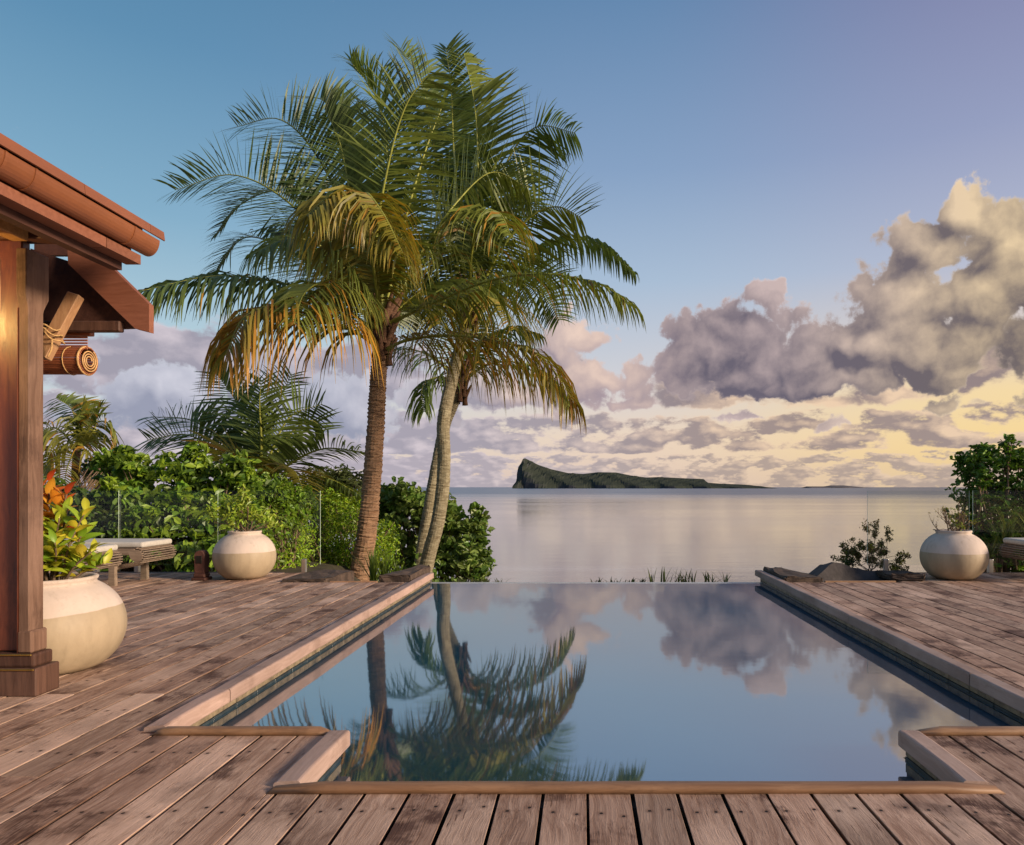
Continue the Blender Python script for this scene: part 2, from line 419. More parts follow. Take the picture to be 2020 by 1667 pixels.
M['bark_dark'] = bark_mat('palm_bark_dark', (.10, .05, .03), (.20, .11, .065), (.04, .02, .014), True)

def pot_mat(name, split, tilt=0.0, wav=.012):
    m, g, bs = new_mat(name)
    oc = g.node('ShaderNodeTexCoord').outputs['Object']
    x, y, z = g.sep(oc)
    n = g.noise(oc, 7, 3, .5); nf = g.noise(oc, 30, 5, .6); nb = g.noise(g.v('MULTIPLY', oc, (1, 1, .35)), 6, 4, .55)
    edge = g.m('ADD', g.m('ADD', split, g.m('MULTIPLY', x, tilt)), g.m('MULTIPLY', g.m('SUBTRACT', n, .5), wav))
    f = g.step(g.m('SUBTRACT', z, edge), -.003, .003)
    lo = g.mix(g.step(nb, .32, .68), (.33, .255, .165), (.43, .335, .22))
    up = g.mix(g.step(nb, .3, .7), (.52, .42, .345), (.60, .49, .41))
    c = g.mix(f, lo, up)
    run = g.noise(g.v('MULTIPLY', oc, (14, 14, 1.4)), 1.0, 4, .6)
    c = g.mix(g.m('MULTIPLY', g.step(run, .54, .72), .30), c, (.22, .17, .11))
    c = g.mix(g.m('MULTIPLY', g.step(nf, .58, .75), .2), c, (.25, .18, .12))
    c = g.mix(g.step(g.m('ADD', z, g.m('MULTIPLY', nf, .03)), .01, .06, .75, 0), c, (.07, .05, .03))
    g.put(bs.inputs['Base Color'], c); g.put(bs.inputs['Roughness'], g.step(f, 0, 1, .55, .85)); bs.inputs['Specular IOR Level'].default_value = .35
    bump(g, bs, g.m('ADD', nf, g.m('MULTIPLY', nb, 1.5)), .15, .01)
    return m

def water_mats():
    # pool: dark blue basin, mirror-smooth skin with faint ripples
    m, g, bs = new_mat('pool_water')
    pos = g.node('ShaderNodeNewGeometry').outputs['Position']
    n = g.noise(g.v('MULTIPLY', pos, (1, 1.0, 1)), 2.2, 3, .5); nf = g.noise(pos, 11, 2, .5)
    b = g.node('ShaderNodeBump'); g.put(b.inputs['Height'], g.m('ADD', n, g.m('MULTIPLY', nf, .06))); b.inputs['Strength'].default_value = .010; b.inputs['Distance'].default_value = .05
    deep = g.mix(g.step(g.noise(pos, .8, 3, .5), .3, .7), (.004, .050, .090), (.006, .070, .115))
    dif = g.node('ShaderNodeBsdfDiffuse'); g.put(dif.inputs[0], deep)
    gl = g.node('ShaderNodeBsdfGlossy'); gl.inputs['Roughness'].default_value = .035; gl.inputs[0].default_value = (.97, .955, .955, 1)
    g.L.new(b.outputs[0], gl.inputs['Normal'])
    fr = g.node('ShaderNodeFresnel'); fr.inputs[0].default_value = 8.0
    mx = g.node('ShaderNodeMixShader'); g.L.new(fr.outputs[0], mx.inputs[0]); g.L.new(dif.outputs[0], mx.inputs[1]); g.L.new(gl.outputs[0], mx.inputs[2])
    g.L.new(mx.outputs[0], g.N['Material Output'].inputs[0]); g.N.remove(bs)
    M['pool_water'] = m
    # sea: long-exposure smooth, streaks of current
    m, g, bs = new_mat('sea_water')
    pos = g.node('ShaderNodeNewGeometry').outputs['Position']
    st = g.noise(g.v('MULTIPLY', pos, (.0035, .016, 1)), 1.0, 5, .55, .3)
    st2 = g.noise(g.v('MULTIPLY', pos, (.0008, .0045, 1)), 1.0, 5, .6)
    rip = g.noise(g.v('MULTIPLY', pos, (.16, .55, 1)), 1.0, 6, .6)
    foam = g.m('MULTIPLY', g.step(st2, .58, .66), g.step(g.noise(g.v('MULTIPLY', pos, (.004, .08, 1)), 1.0, 4, .6), .5, .62))
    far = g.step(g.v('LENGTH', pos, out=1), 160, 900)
    c = g.mix(g.step(st2, .35, .65), (.22, .21, .205), (.36, .32, .28))  # cream near-shore base stands in for reflected sky light
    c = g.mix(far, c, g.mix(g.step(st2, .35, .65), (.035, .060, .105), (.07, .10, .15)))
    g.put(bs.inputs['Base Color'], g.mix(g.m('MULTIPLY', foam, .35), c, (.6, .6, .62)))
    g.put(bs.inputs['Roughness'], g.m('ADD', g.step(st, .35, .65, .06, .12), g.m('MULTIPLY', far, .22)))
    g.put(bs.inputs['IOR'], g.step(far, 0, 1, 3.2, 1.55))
    b = g.node('ShaderNodeBump'); b.inputs['Strength'].default_value = .07; b.inputs['Distance'].default_value = .30
    g.put(b.inputs['Height'], g.m('ADD', rip, g.m('MULTIPLY', st, 1.0))); g.L.new(b.outputs[0], bs.inputs['Normal'])
    M['sea'] = m
    # glass pane and its polished green edge
    m, g, bs = new_mat('glass_pane')
    tr = g.node('ShaderNodeBsdfTransparent'); tr.inputs[0].default_value = (.96, .975, .96, 1)
    gl = g.node('ShaderNodeBsdfGlossy'); gl.inputs['Roughness'].default_value = .02
    fr = g.node('ShaderNodeFresnel'); fr.inputs[0].default_value = 1.28
    mx = g.node('ShaderNodeMixShader'); g.L.new(fr.outputs[0], mx.inputs[0]); g.L.new(tr.outputs[0], mx.inputs[1]); g.L.new(gl.outputs[0], mx.inputs[2])
    g.L.new(mx.outputs[0], g.N['Material Output'].inputs[0]); g.N.remove(bs)
    M['glass'] = m
    M['glass_edge'] = simple_mat('glass_edge', (.50, .62, .50), .2, .1, 5, bumps=0.0, spec=.8)
water_mats()

# ------------------------------------------------------------------ setting: ground, sea, islands
WZ = -0.115          # pool water level
def build_ground():
    nx, ny = 110, 90
    xs = np.linspace(-45, 30, nx); ys = np.concatenate([np.linspace(-3, 9.6, 20), np.linspace(9.9, 60, ny - 20)])
    X, Y = np.meshgrid(xs, ys)
    base = np.where(Y < 9.4, -.75, -.95 - .17 * (Y - 9.4))
    leftw = np.clip((-X / np.maximum(Y, 6) - .22) / .12, 0, 1) * np.clip((40 - Y) / 16, 0, 1)
    rightw = np.clip((X / np.maximum(Y, 6) - .52) / .1, 0, 1) * np.clip((30 - Y) / 12, 0, 1)
    up = np.where(Y < 9.4, -.75, -.45 - .035 * (Y - 9.4))
    Z = base + (up - base) * np.maximum(leftw, rightw) + .05 * np.sin(X * 1.7 + Y) * np.cos(Y * 1.3)
    V = np.stack([X, Y, Z], -1).reshape(-1, 3)
    Fc = [(j * nx + i, j * nx + i + 1, (j + 1) * nx + i + 1, (j + 1) * nx + i) for j in range(ny - 1) for i in range(nx - 1)]
    o = link('ground', np_mesh('ground', V, Fc, smooth=True), simple_mat('garden_soil', (.06, .05, .025), .95, .5, 2.5, bumps=.8))
    tag(o, 'dark garden soil sloping down to the sea under the shrubs', 'ground', kind='structure')
build_ground()
SEA = -6.2
def build_sea():
    n = 40
    r = np.concatenate([[0], np.geomspace(20, 60000, 30)]); a = np.linspace(0, 2 * math.pi, 64, endpoint=False)
    V = [(0, 0, SEA)] + [(q * math.cos(t), q * math.sin(t), SEA) for q in r[1:] for t in a]
    bm = bmesh.new(); vs = [bm.verts.new(v) for v in V]
    for k in range(64): bm.faces.new((vs[0], vs[1 + k], vs[1 + (k + 1) % 64]))
    for i in range(29):
        for k in range(64):
            bm.faces.new((vs[1 + i * 64 + k], vs[1 + (i + 1) * 64 + k], vs[1 + (i + 1) * 64 + (k + 1) % 64], vs[1 + i * 64 + (k + 1) % 64]))
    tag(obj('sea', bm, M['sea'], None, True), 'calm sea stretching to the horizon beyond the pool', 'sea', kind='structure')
build_sea()

def build_island(name, prof, Y, depth, label, mat):
    """ridge profile (px,py) -> a landform with slopes to both sides"""
    pts = []
    for (x0, y0), (x1, y1) in zip(prof, prof[1:]):
        k = max(2, int((x1 - x0) / 5))
        for i in range(k): t = i / k; pts.append((x0 + (x1 - x0) * t, y0 + (y1 - y0) * t))
    pts.append(prof[-1])
    rows = 15; V = []
    for i, (px, py) in enumerate(pts):
        zt = max(0.0, (CY - py) / F * Y + H - SEA)
        x = (px - CX) / F * Y
        for j in range(rows):
            s = j / (rows - 1) * 2 - 1
            hh = zt * (1 - abs(s) ** 1.35) if j not in (0, rows - 1) else -25.0
            rugg = 1 + .10 * math.sin(i * .9 + j * 2.1) * math.sin(i * .37 + 1.3 * j) if 0 < j < rows - 1 and abs(s) > .1 else 1
            V.append((x + 6 * math.sin(i * 1.7 + j) * (abs(s) > .2), Y + s * depth * (1 + .12 * math.sin(i * .5 + j)), SEA + hh * rugg))
    Fc = [(i * rows + j, (i + 1) * rows + j, (i + 1) * rows + j + 1, i * rows + j + 1) for i in range(len(pts) - 1) for j in range(rows - 1)]
    o = link(name, np_mesh(name, V, Fc, smooth=False), mat)
    tag(o, label, 'island', kind='structure')
def island_mat(name, green, rock):
    m, g, bs = new_mat(name)
    geo = g.node('ShaderNodeNewGeometry'); n = g.noise(geo.outputs['Position'], .012, 6, .6); n3 = g.noise(geo.outputs['Position'], .05, 5, .6)
    nz = g.sep(geo.outputs['Normal'])[2]
    c = g.mix(g.step(g.m('ADD', nz, g.m('MULTIPLY', g.m('SUBTRACT', n, .5), 1.1)), .25, .75), rock, g.mix(n3, green, tuple(q * 1.5 for q in green)))
    g.put(bs.inputs['Base Color'], c); bs.inputs['Roughness'].default_value = .95; bs.inputs['Specular IOR Level'].default_value = .1
    bump(g, bs, n3, .6, 6.0)
    return m
build_island('island', [(1017, 961), (1020, 945), (1026, 917), (1032, 905), (1036, 904), (1044, 908), (1062, 917), (1085, 925), (1120, 933), (1150, 935), (1180, 931.5), (1215, 932), (1245, 938), (1275, 942), (1300, 941), (1350, 943.5), (1388, 945), (1394, 952), (1420, 954), (1470, 956), (1500, 959), (1514, 961.5)],
             4200, 240, 'green steep-peaked island tapering to a low spit on the horizon', island_mat('island_slopes', (.030, .036, .026), (.050, .052, .060)))  # rock lightened and green muted: distance haze put into the colours
build_island('islet', [(1588, 961.5), (1592, 959.5), (1625, 959.5), (1640, 957.5), (1662, 957.5), (1690, 960), (1705, 961.8)],
             6500, 150, 'faint grey low islet on the horizon right of the peaked island', island_mat('islet_slopes', (.10, .09, .09), (.12, .105, .105)))

# ------------------------------------------------------------------ deck
PXL, PXR, PYN, PYF = -1.88, 2.233, 3.17, 8.95      # coping inner faces, near step, far spill edge
NXL, NXR, NYN = -1.034, 1.394, 2.60                # narrow near bay of the pool
CW = .10                                            # coping width
deck = tag(empty('deck'), 'weathered pinkish brown timber deck around the pool', 'deck', kind='structure')
def board(x0, x1, y0, y1):
    dz = random.uniform(-.0015, .0015)
    bm = bmesh.new(); w = (x1 - x0) / 2; l = (y1 - y0) / 2
    box(bm, -w, w, -l, l, -.028, 0, .0012, 1)
    for v in bm.verts:
        if v.co.z < -.02: v.co.x -= math.copysign(min(.009, w * .5), v.co.x)  # undercut shape added to keep sun off the sides and darken the gaps
    o = obj('plank', bm, M['deck'], deck)
    o.location = ((x0 + x1) / 2, (y0 + y1) / 2, dz); o.rotation_euler = (random.gauss(0, .0004), random.gauss(0, .003), random.gauss(0, .0008))
cuts = [PXL - CW, NXL - CW, NXR + CW, PXR + CW]
def far_edge(x):
    return 9.12 if x < -3.5 else (9.05 if x > 3.62 else 8.2)
k0 = int(math.floor((-7.4 - .018) / .16)); k1 = int(math.ceil((6.4 - .018) / .16))
for k in range(k0, k1):
    a = .018 + k * .16; b = a + .16
    edges = [a] + [q for q in cuts if a + .02 < q < b - .02] + [b]
    for x0, x1 in zip(edges, edges[1:]):
        xc = (x0 + x1) / 2
        x0g = x0 + (.0062 if x0 == a else .001); x1g = x1 - (.0062 if x1 == b else .001)
        ivs = []
        fe = far_edge(xc)
        if PXL - CW < xc < PXR + CW:
            yn = NYN - .028 if NXL - CW < xc < NXR + CW else PYN + .0
            ivs.append((-1.2, yn))
        elif -4.6 < xc and xc < -2.95 and False: pass
        else: ivs.append((-1.2, fe))
        for y0, y1 in ivs:
            y = y0 + random.uniform(.9, 2.6) if y1 - y0 > 4 else y1
            s = y0
            while True:
                if y > y1 - .7: y = y1
                # joists every 0.27 m: joints fall on them
                if y < y1: y = round(y / .54) * .54
                board(x0g, x1g, s, y - (.0015 if y < y1 else 0))
                if y >= y1: break
                s = y + .0015; y += random.uniform(2.2, 4.0)
# substructure that closes the gaps from below
jm = simple_mat('joist_shade', (.012, .009, .007), .95, .3, 8)
for (x0, x1, y0, y1) in ((-7.5, PXL - CW - .02, -1.3, 8.15), (PXR + CW + .02, 6.5, -1.3, 8.15), (PXL - CW - .02, PXR + CW + .02, -1.3, NYN - .05), (-7.5, -3.52, 8.15, 9.1), (3.64, 6.5, 8.15, 9.02), (PXL - CW - .02, NXL - CW - .02, NYN - .05, PYN - .03), (NXR + CW + .02, PXR + CW + .02, NYN - .05, PYN - .03)):
    boxo('joist_bed', x0, x1, y0, y1, -.20, -.10, jm, deck, 0)

# ------------------------------------------------------------------ pool
pool = tag(empty('pool'), 'rectangular infinity pool with timber coping and narrow near bay', 'pool', kind='structure')
# water: one L-shaped still sheet with depth
WALL = .045
bm = bmesh.new()
pts = [(NXL - WALL, NYN), (NXR + WALL, NYN), (NXR + WALL, PYN + .02), (PXR + WALL, PYN + .02), (PXR + WALL, PYF), (PXL - WALL, PYF), (PXL - WALL, PYN + .02), (NXL - WALL, PYN + .02)]
prism(bm, pts, 'z', WZ - .5, WZ)
tag(obj('pool_water', bm, M['pool_water']), 'still dark blue pool water mirroring palms and clouds', 'pool water', kind='structure')
boxo('spill_wall', PXL - WALL - .1, PXR + WALL + .1, PYF + .002, PYF + .16, -1.4, WZ - .004, simple_mat('spill_edge', (.42, .42, .40), .35, .2, 12), pool, .004)
boxo('pool_wall', PXL - WALL - .16, PXL - WALL - .014, PYN + .02, PYF + .16, -1.3, -.056, M['grout'], pool, 0)
boxo('pool_wall', PXR + WALL + .014, PXR + WALL + .16, PYN + .02, PYF + .22, -1.3, -.056, M['grout'], pool, 0)
boxo('pool_wall', PXL - WALL - .16, NXL - WALL - .014, PYN - .12, PYN + .004, -.7, -.0295, M['grout'], pool, 0)
boxo('pool_wall', NXR + WALL + .014, PXR + WALL + .16, PYN - .12, PYN + .004, -.7, -.0295, M['grout'], pool, 0)
boxo('pool_wall', NXL - WALL - .16, NXL - WALL - .014, NYN - .1, PYN - .122, -.7, -.058, M['grout'], pool, 0)
boxo('pool_wall', NXR + WALL + .014, NXR + WALL + .16, NYN - .1, PYN - .122, -.7, -.058, M['grout'], pool, 0)
boxo('pool_wall', NXL - WALL - .012, NXR + WALL + .012, NYN - .1, NYN - .002, -.7, -.0295, M['grout'], pool, 0)
def tiles(x_face, sgn, y0, y1, flip=False):
    L = .24
    n = max(1, int((y1 - y0) / L)); st = (y1 - y0) / n
    for row, (z0, z1, mm) in enumerate(((-.098, -.058, M['tile']), (-.17, -.101, M['tile_lower']))):
        for i in range(n):
            off = 0
            a = y0 + i * st + .002; b = y0 + (i + 1) * st - .002
            pr = random.uniform(-.0015, .002)
            xa, xb = sorted((x_face + sgn * .013, x_face - sgn * (0 + pr)))
            boxo('tile', xa, xb, a, b, z0, z1, mm, pool, .002)
tiles(PXL - WALL, -1, PYN + .03, PYF + .0)
tiles(PXR + WALL, 1, PYN + .03, PYF + .14)
tiles(NXL - WALL, -1, NYN, PYN + .0)
tiles(NXR + WALL, 1, NYN, PYN + .0)

def coping_piece(x_in, sgn, y0, y1):
    """rounded timber nosing; sgn = direction from the water outwards"""
    t0, t1, w = -.048, .028, CW
    pr = [(.004, t0), (0, t0 + .006), (0, t1 - .013), (.002, t1 - .006), (.006, t1 - .002), (.013, t1), (w * .85, t1 - .003), (w - .004, t1 - .008), (w, t1 - .016), (w, t0)]
    bm = bmesh.new(); n = max(2, int((y1 - y0) / .12)); rings = []
    L = y1 - y0
    for i in range(n + 1):
        y = -L / 2 + L * i / n
        wob = .0025 * math.sin(i * .55 + y0 * 7)
        ch = .012 if i in (0, n) else 0
        rings.append([bm.verts.new((sgn * (q + (ch if q < .03 and False else 0)) + wob, y, zz - (.004 if i in (0, n) and zz > 0 else 0) + .001 * math.sin(i * .8 + q * 40))) for q, zz in pr])
    for a, b in zip(rings, rings[1:]):
        for k in range(len(pr) - 1): bm.faces.new((a[k], a[k + 1], b[k + 1], b[k]))
        bm.faces.new((a[-1], a[0], b[0], b[-1]))
    bm.faces.new(rings[0]); bm.faces.new(rings[-1][::-1])
    bmesh.ops.recalc_face_normals(bm, faces=bm.faces)
    o = obj('coping_board', bm, M['coping'], pool, False)
    o.location = (x_in, (y0 + y1) / 2, random.uniform(-.001, .001))
    return o
for ys in ((3.20, 3.78), (3.784, 6.74), (6.748, 8.94)): coping_piece(PXL, -1, *ys)
for ys in ((3.20, 4.10), (4.104, 5.96), (5.964, 9.22)): coping_piece(PXR, 1, *ys)
coping_piece(NXL, -1, 2.60, 3.145); coping_piece(NXR, 1, 2.60, 3.145)
def batten(x0, x1, yc, w=.056, z0=.001, hgt=.030, lead=0.0):
    """half-round timber strip lying along X"""
    bm = bmesh.new(); pr = []
    for k in range(9):
        a = math.pi * k / 8; pr.append((-math.cos(a) * w / 2, hgt * (.35 + .65 * math.sin(a) ** .6) if 0 < k < 8 else 0))
    n = 14; rings = []; L = (x1 - x0)
    for i in range(n + 1):
        x = -L / 2 + L * i / n
        e = (.55 if i in (0, n) else 1)
        rings.append([bm.verts.new((x + (.02 if (i == 0) else -.02 if i == n else 0) * (zz > .01), yy * (e if zz > .01 else 1) + random.gauss(0, .0006), zz * e + random.gauss(0, .0004))) for yy, zz in pr])
    for a, b in zip(rings, rings[1:]):
        for k in range(8): bm.faces.new((a[k], a[k + 1], b[k + 1], b[k]))
        bm.faces.new((a[8], a[0], b[0], b[8]))
    bm.faces.new(rings[0]); bm.faces.new(rings[-1][::-1])
    bmesh.ops.recalc_face_normals(bm, faces=bm.faces)
    o = obj('edge_batten', bm, M['batten'], pool, True); o.location = ((x0 + x1) / 2, yc, z0)
batten(-1.915, NXL - .085, 3.165); batten(NXR + .085, 3.2, 3.165); batten(-1.135, 1.515, 2.570)
for x0, x1, y in ((NXL - CW - .01, NXR + CW + .01, NYN - .0265), (PXL - CW, NXL - CW + .04, PYN + .002), (NXR + CW - .04, PXR + CW, PYN + .002)):
    boxo('edge_board', x0, x1, y, y + .016, -.13, -.0008, M['plinth'], pool, 0)

# ------------------------------------------------------------------ stone ledges and rock
def rough_block(name, poly, z0, z1, label, mat, cat='stone', seed=0, amp=.015, parent=None):
    rs = random.Random(seed)
    bm = bmesh.new(); prism(bm, poly, 'z', z0, z1)
    bmesh.ops.bevel(bm, geom=bm.edges[:], offset=.018, segments=1, affect='EDGES')
    bmesh.ops.triangulate(bm, faces=bm.faces[:])
    bmesh.ops.subdivide_edges(bm, edges=bm.edges[:], cuts=3, use_grid_fill=True)
    for v in bm.verts:
        v.co += Vector((rs.gauss(0, amp * .5), rs.gauss(0, amp * .5), rs.gauss(0, amp * .55)))
    return tag(obj(name, bm, mat, parent), label, cat)
rough_block('stone_slab', [(-3.49, 8.22), (-2.98, 8.22), (-2.93, 9.1), (-3.44, 9.1)], -.35, .035, 'dark mossy stone slab at the deck edge beside the left glass fence', M['stone'], seed=1)
rough_block('stone_slab', [(-2.36, 8.22), (-2.0, 8.22), (-2.0, 9.3), (-2.16, 9.35)], -.35, .075, 'brown stone slab behind the left pool coping beside the leaning palms', M['stone'], seed=2)
rough_block('stone_slab', [(2.345, 8.22), (2.78, 8.22), (2.58, 9.25), (2.345, 9.25)], -.35, .055, 'brown stone slab behind the far end of the right pool coping', M['stone'], seed=3)
rough_block('stone_slab', [(3.63, 8.36), (3.98, 8.24), (3.98, 8.5), (3.60, 8.75)], .002, .075, 'flat dark stone in front of the right pot', M['stone'], seed=4)
def rock():
    rs = random.Random(5); bm = bmesh.new()
    pts = [(1603, 1144, 8.28), (1648, 1107, 8.7), (1690, 1122, 8.75), (1765, 1131, 8.7), (1780, 1146, 8.28)]
    front = [bm.verts.new(P(a, b, y)) for a, b, y in pts]
    back = [bm.verts.new(P(a, b, y) + Vector((.05, .7, -.12))) for a, b, y in pts]
    lowf = [bm.verts.new(Vector((v.co.x, 8.26, -.3))) for v in front]; lowb = [bm.verts.new(Vector((v.co.x, v.co.y, -.4))) for v in back]
    for L1, L2 in ((lowf, front), (front, back), (back, lowb)):
        for i in range(4): bm.faces.new((L1[i], L1[i + 1], L2[i + 1], L2[i]))
    for e in (0, 4): bm.faces.new((lowf[e], front[e], back[e], lowb[e]))
    bmesh.ops.recalc_face_normals(bm, faces=bm.faces)
    bmesh.ops.triangulate(bm, faces=bm.faces[:])
    bmesh.ops.subdivide_edges(bm, edges=bm.edges[:], cuts=3, use_grid_fill=True)
    for v in bm.verts: v.co += Vector((rs.gauss(0, .006), rs.gauss(0, .006), rs.gauss(0, .006)))
    tag(obj('rock', bm, M['basalt']), 'black peaked rock behind the right deck edge', 'rock')
rock()
boxo('deck_trim', -2.93, -2.38, 8.203, 8.24, -.06, .012, M['batten'], deck, .004)
boxo('deck_trim', 2.80, 3.62, 8.203, 8.24, -.06, .016, M['batten'], deck, .004)

# ------------------------------------------------------------------ glass fences
def fence(name, panes, Y, spigots, kerb, label):
    f = tag(empty(name, (PX((kerb[0] + kerb[1]) / 2, Y), Y, 0)), label, 'fence')
    o0 = f.location
    for (a, b) in panes:
        x0, x1 = PX(a, Y) - o0.x, PX(b, Y) - o0.x
        bm = bmesh.new(); box(bm, x0, x1, -.006, .006, .105, 1.055)
        for fc in bm.faces: fc.material_index = 0 if abs(fc.normal.y) > .5 else 1
        obj('glass_pane', bm, [M['glass'], M['glass_edge']], f)
    for s in spigots:
        x = PX(s, Y) - o0.x
        sp = boxo('spigot', x - .028, x + .028, -.028, .028, .0, .175, M['steel'], f, .006, 2)
    for (a, b) in (kerb,):
        boxo('kerb', PX(a, Y) - o0.x, PX(b, Y) - o0.x, -.04, .09, -.5, -.002, M['stone'], f, .006)
    return f
fence('glass_fence', [(-250, 60), (66, 234.5), (238, 430), (434, 632)], 9.16, [100, 190, 271, 400, 470, 600], (-250, 556), 'frameless glass panel fence on the left in front of the dark shrubs')
fence('glass_fence', [(1711, 1912), (1919, 2120), (2124, 2300)], 9.10, [1747, 1880, 1953, 2085, 2150], (1768, 2300), 'frameless glass panel fence on the right behind the round pot')

# ------------------------------------------------------------------ leaf tools
def leaf_cloud(name, cen, nor, size, cols, mat, parent=None, aspect=.45, curl=.12, seed=1, hang=0.0):
    """many small leaves: cen (n,3), nor (n,3) blade normals, size (n,)"""
    rg = np.random.default_rng(seed); n = len(cen)
    nor = nor / np.linalg.norm(nor, axis=1, keepdims=True)
    t = rg.normal(size=(n, 3)); t[:, 2] -= hang
    t -= nor * (t * nor).sum(1, keepdims=True); t /= np.linalg.norm(t, axis=1, keepdims=True) + 1e-9
    s = np.cross(nor, t)
    L = size[:, None]; W = L * aspect * rg.uniform(.8, 1.2, (n, 1))
    v0 = cen - t * L * .5
    l1 = cen - t * L * .15 + s * W * .5 + nor * L * curl
    l2 = cen + t * L * .25 + s * W * .42 + nor * L * curl * .6
    tp = cen + t * L * .5 - nor * L * curl * 1.2
    r2 = cen + t * L * .25 - s * W * .42 + nor * L * curl * .6
    r1 = cen - t * L * .15 - s * W * .5 + nor * L * curl
    V = np.stack([v0, l1, l2, tp, r2, r1], 1).reshape(-1, 3)
    b = np.arange(n)[:, None] * 6
    Fc = np.concatenate([b + np.array([0, 3, 2, 1]), b + np.array([0, 5, 4, 3])], 0)
    me = np_mesh(name, V, Fc, np.repeat(cols, 6, 0), smooth=False)
    return link(name, me, mat, parent)
def jitter_cols(n, base, seed, val=.35, alt=None, altp=.15):
    rg = np.random.default_rng(seed)
    c = np.tile(np.array(base), (n, 1)) * rg.uniform(1 - val, 1 + val, (n, 1)) * rg.uniform(.9, 1.1, (n, 3))
    if alt is not None:
        k = rg.random(n) < altp; c[k] = np.array(alt) * rg.uniform(.7, 1.2, (k.sum(), 1))
    return np.clip(c, .004, .9)
def bush(name, lobes, label, n, size, col, seed, alt=None, altp=.15, aspect=.45, shell=.55, hang=.3, group=None, cat='shrub', rosette=0, sprigs=26):
    """lobes: (px,py,Y,rx_px,ry_px,depth_m)"""
    rg = np.random.default_rng(seed)
    L = [(np.array(P(a, b, y)), np.array([rx / F * y, dm, ry / F * y])) for a, b, y, rx, ry, dm in lobes]
    for j in range(sprigs):
        c_, r_ = L[rg.integers(0, len(lobes))]
        dv = rg.normal(size=3); dv[2] = abs(dv[2]) + .5; dv[1] -= .4; dv /= np.linalg.norm(dv)
        q_ = size * rg.uniform(1.0, 2.0)
        L.append((c_ + dv * r_ * rg.uniform(.95, 1.12), np.array([q_ * .8, q_ * .8, q_ * 1.25])))
    vol = np.array([l[1][0] * l[1][2] for l in L]) ** .85; pick = rg.choice(len(L), n, p=vol / vol.sum())
    d = rg.normal(size=(n, 3)); d /= np.linalg.norm(d, axis=1, keepdims=True)
    r = (1 - shell * rg.random(n) ** 1.6)
    cen = np.array([L[k][0] for k in pick]); rad = np.array([L[k][1] for k in pick])
    # lumpy outline: radius modulated by direction
    lump = 1 + .22 * np.sin(d[:, 0] * 7 + pick) * np.cos(d[:, 2] * 6 + 2 * pick) + .10 * np.sin(d[:, 0] * 17 + d[:, 2] * 13)
    pos = cen + d * rad * (r * lump)[:, None]
    nor = d * np.array([1, 1, 1]) + rg.normal(size=(n, 3)) * .55 + np.array([.1, -.1, .45])
    if rosette:
        m = n // rosette; idx = np.repeat(np.arange(m), rosette)[:n]
        cpos = pos[idx * rosette % n] if False else pos[:m][idx]
        off = rg.normal(size=(len(idx), 3)); off[:, 2] = np.abs(off[:, 2]) * .5; off /= np.linalg.norm(off, axis=1, keepdims=True)
        pos = cpos + off * size * .55; nor = np.cross(off, rg.normal(size=off.shape)) ; nor[:, 2] = np.abs(nor[:, 2]) + .25
        n = len(idx); base_c = jitter_cols(m, col, seed + 5, .4, alt, altp)[idx] * rg.uniform(.8, 1.2, (n, 1))
    else: base_c = jitter_cols(n, col, seed + 5, .4, alt, altp) * rg.uniform(.65, 1.25, len(L))[pick][:, None]
    sz = size * rg.uniform(.6, 1.35, n)
    foot = P(sum(l[0] for l in lobes) / len(lobes), 961, sum(l[2] for l in lobes) / len(lobes))
    lowest = min(l[0][2] - l[1][2] for l in L)
    root = tag(empty(name, (foot.x, foot.y, lowest - .3)), label, cat, group)
    o = leaf_cloud('foliage', pos - np.array(root.location), nor, sz, base_c, M['leaf'], root, aspect=aspect, seed=seed, hang=hang)
    o['kind'] = 'stuff'
    # woody stems from the foot into every lobe
    V, Fc = [], []
    for c_, r_ in L:
        for q in range(3):
            tgt = Vector(c_) + Vector((rg.normal() * r_[0] * .4, rg.normal() * r_[1] * .3, rg.normal() * r_[2] * .35))
            p0 = Vector((tgt.x * .6 + root.location.x * .4 + rg.normal() * .1, root.location.y, root.location.z - .3))
            pts = spline([p0, p0.lerp(tgt, .5) + Vector((rg.normal() * .12, rg.normal() * .12, .1)), tgt], 6)
            v, f = tube_arrays([p - root.location for p in pts], lambda t: .035 * (1 - .8 * t), 5)
            b = len(V); V += v; Fc += [tuple(i + b for i in q_) for q_ in f]
    link('stems', np_mesh('stems', [tuple(v) for v in V], Fc, smooth=True), M['twig'], root)
    return root

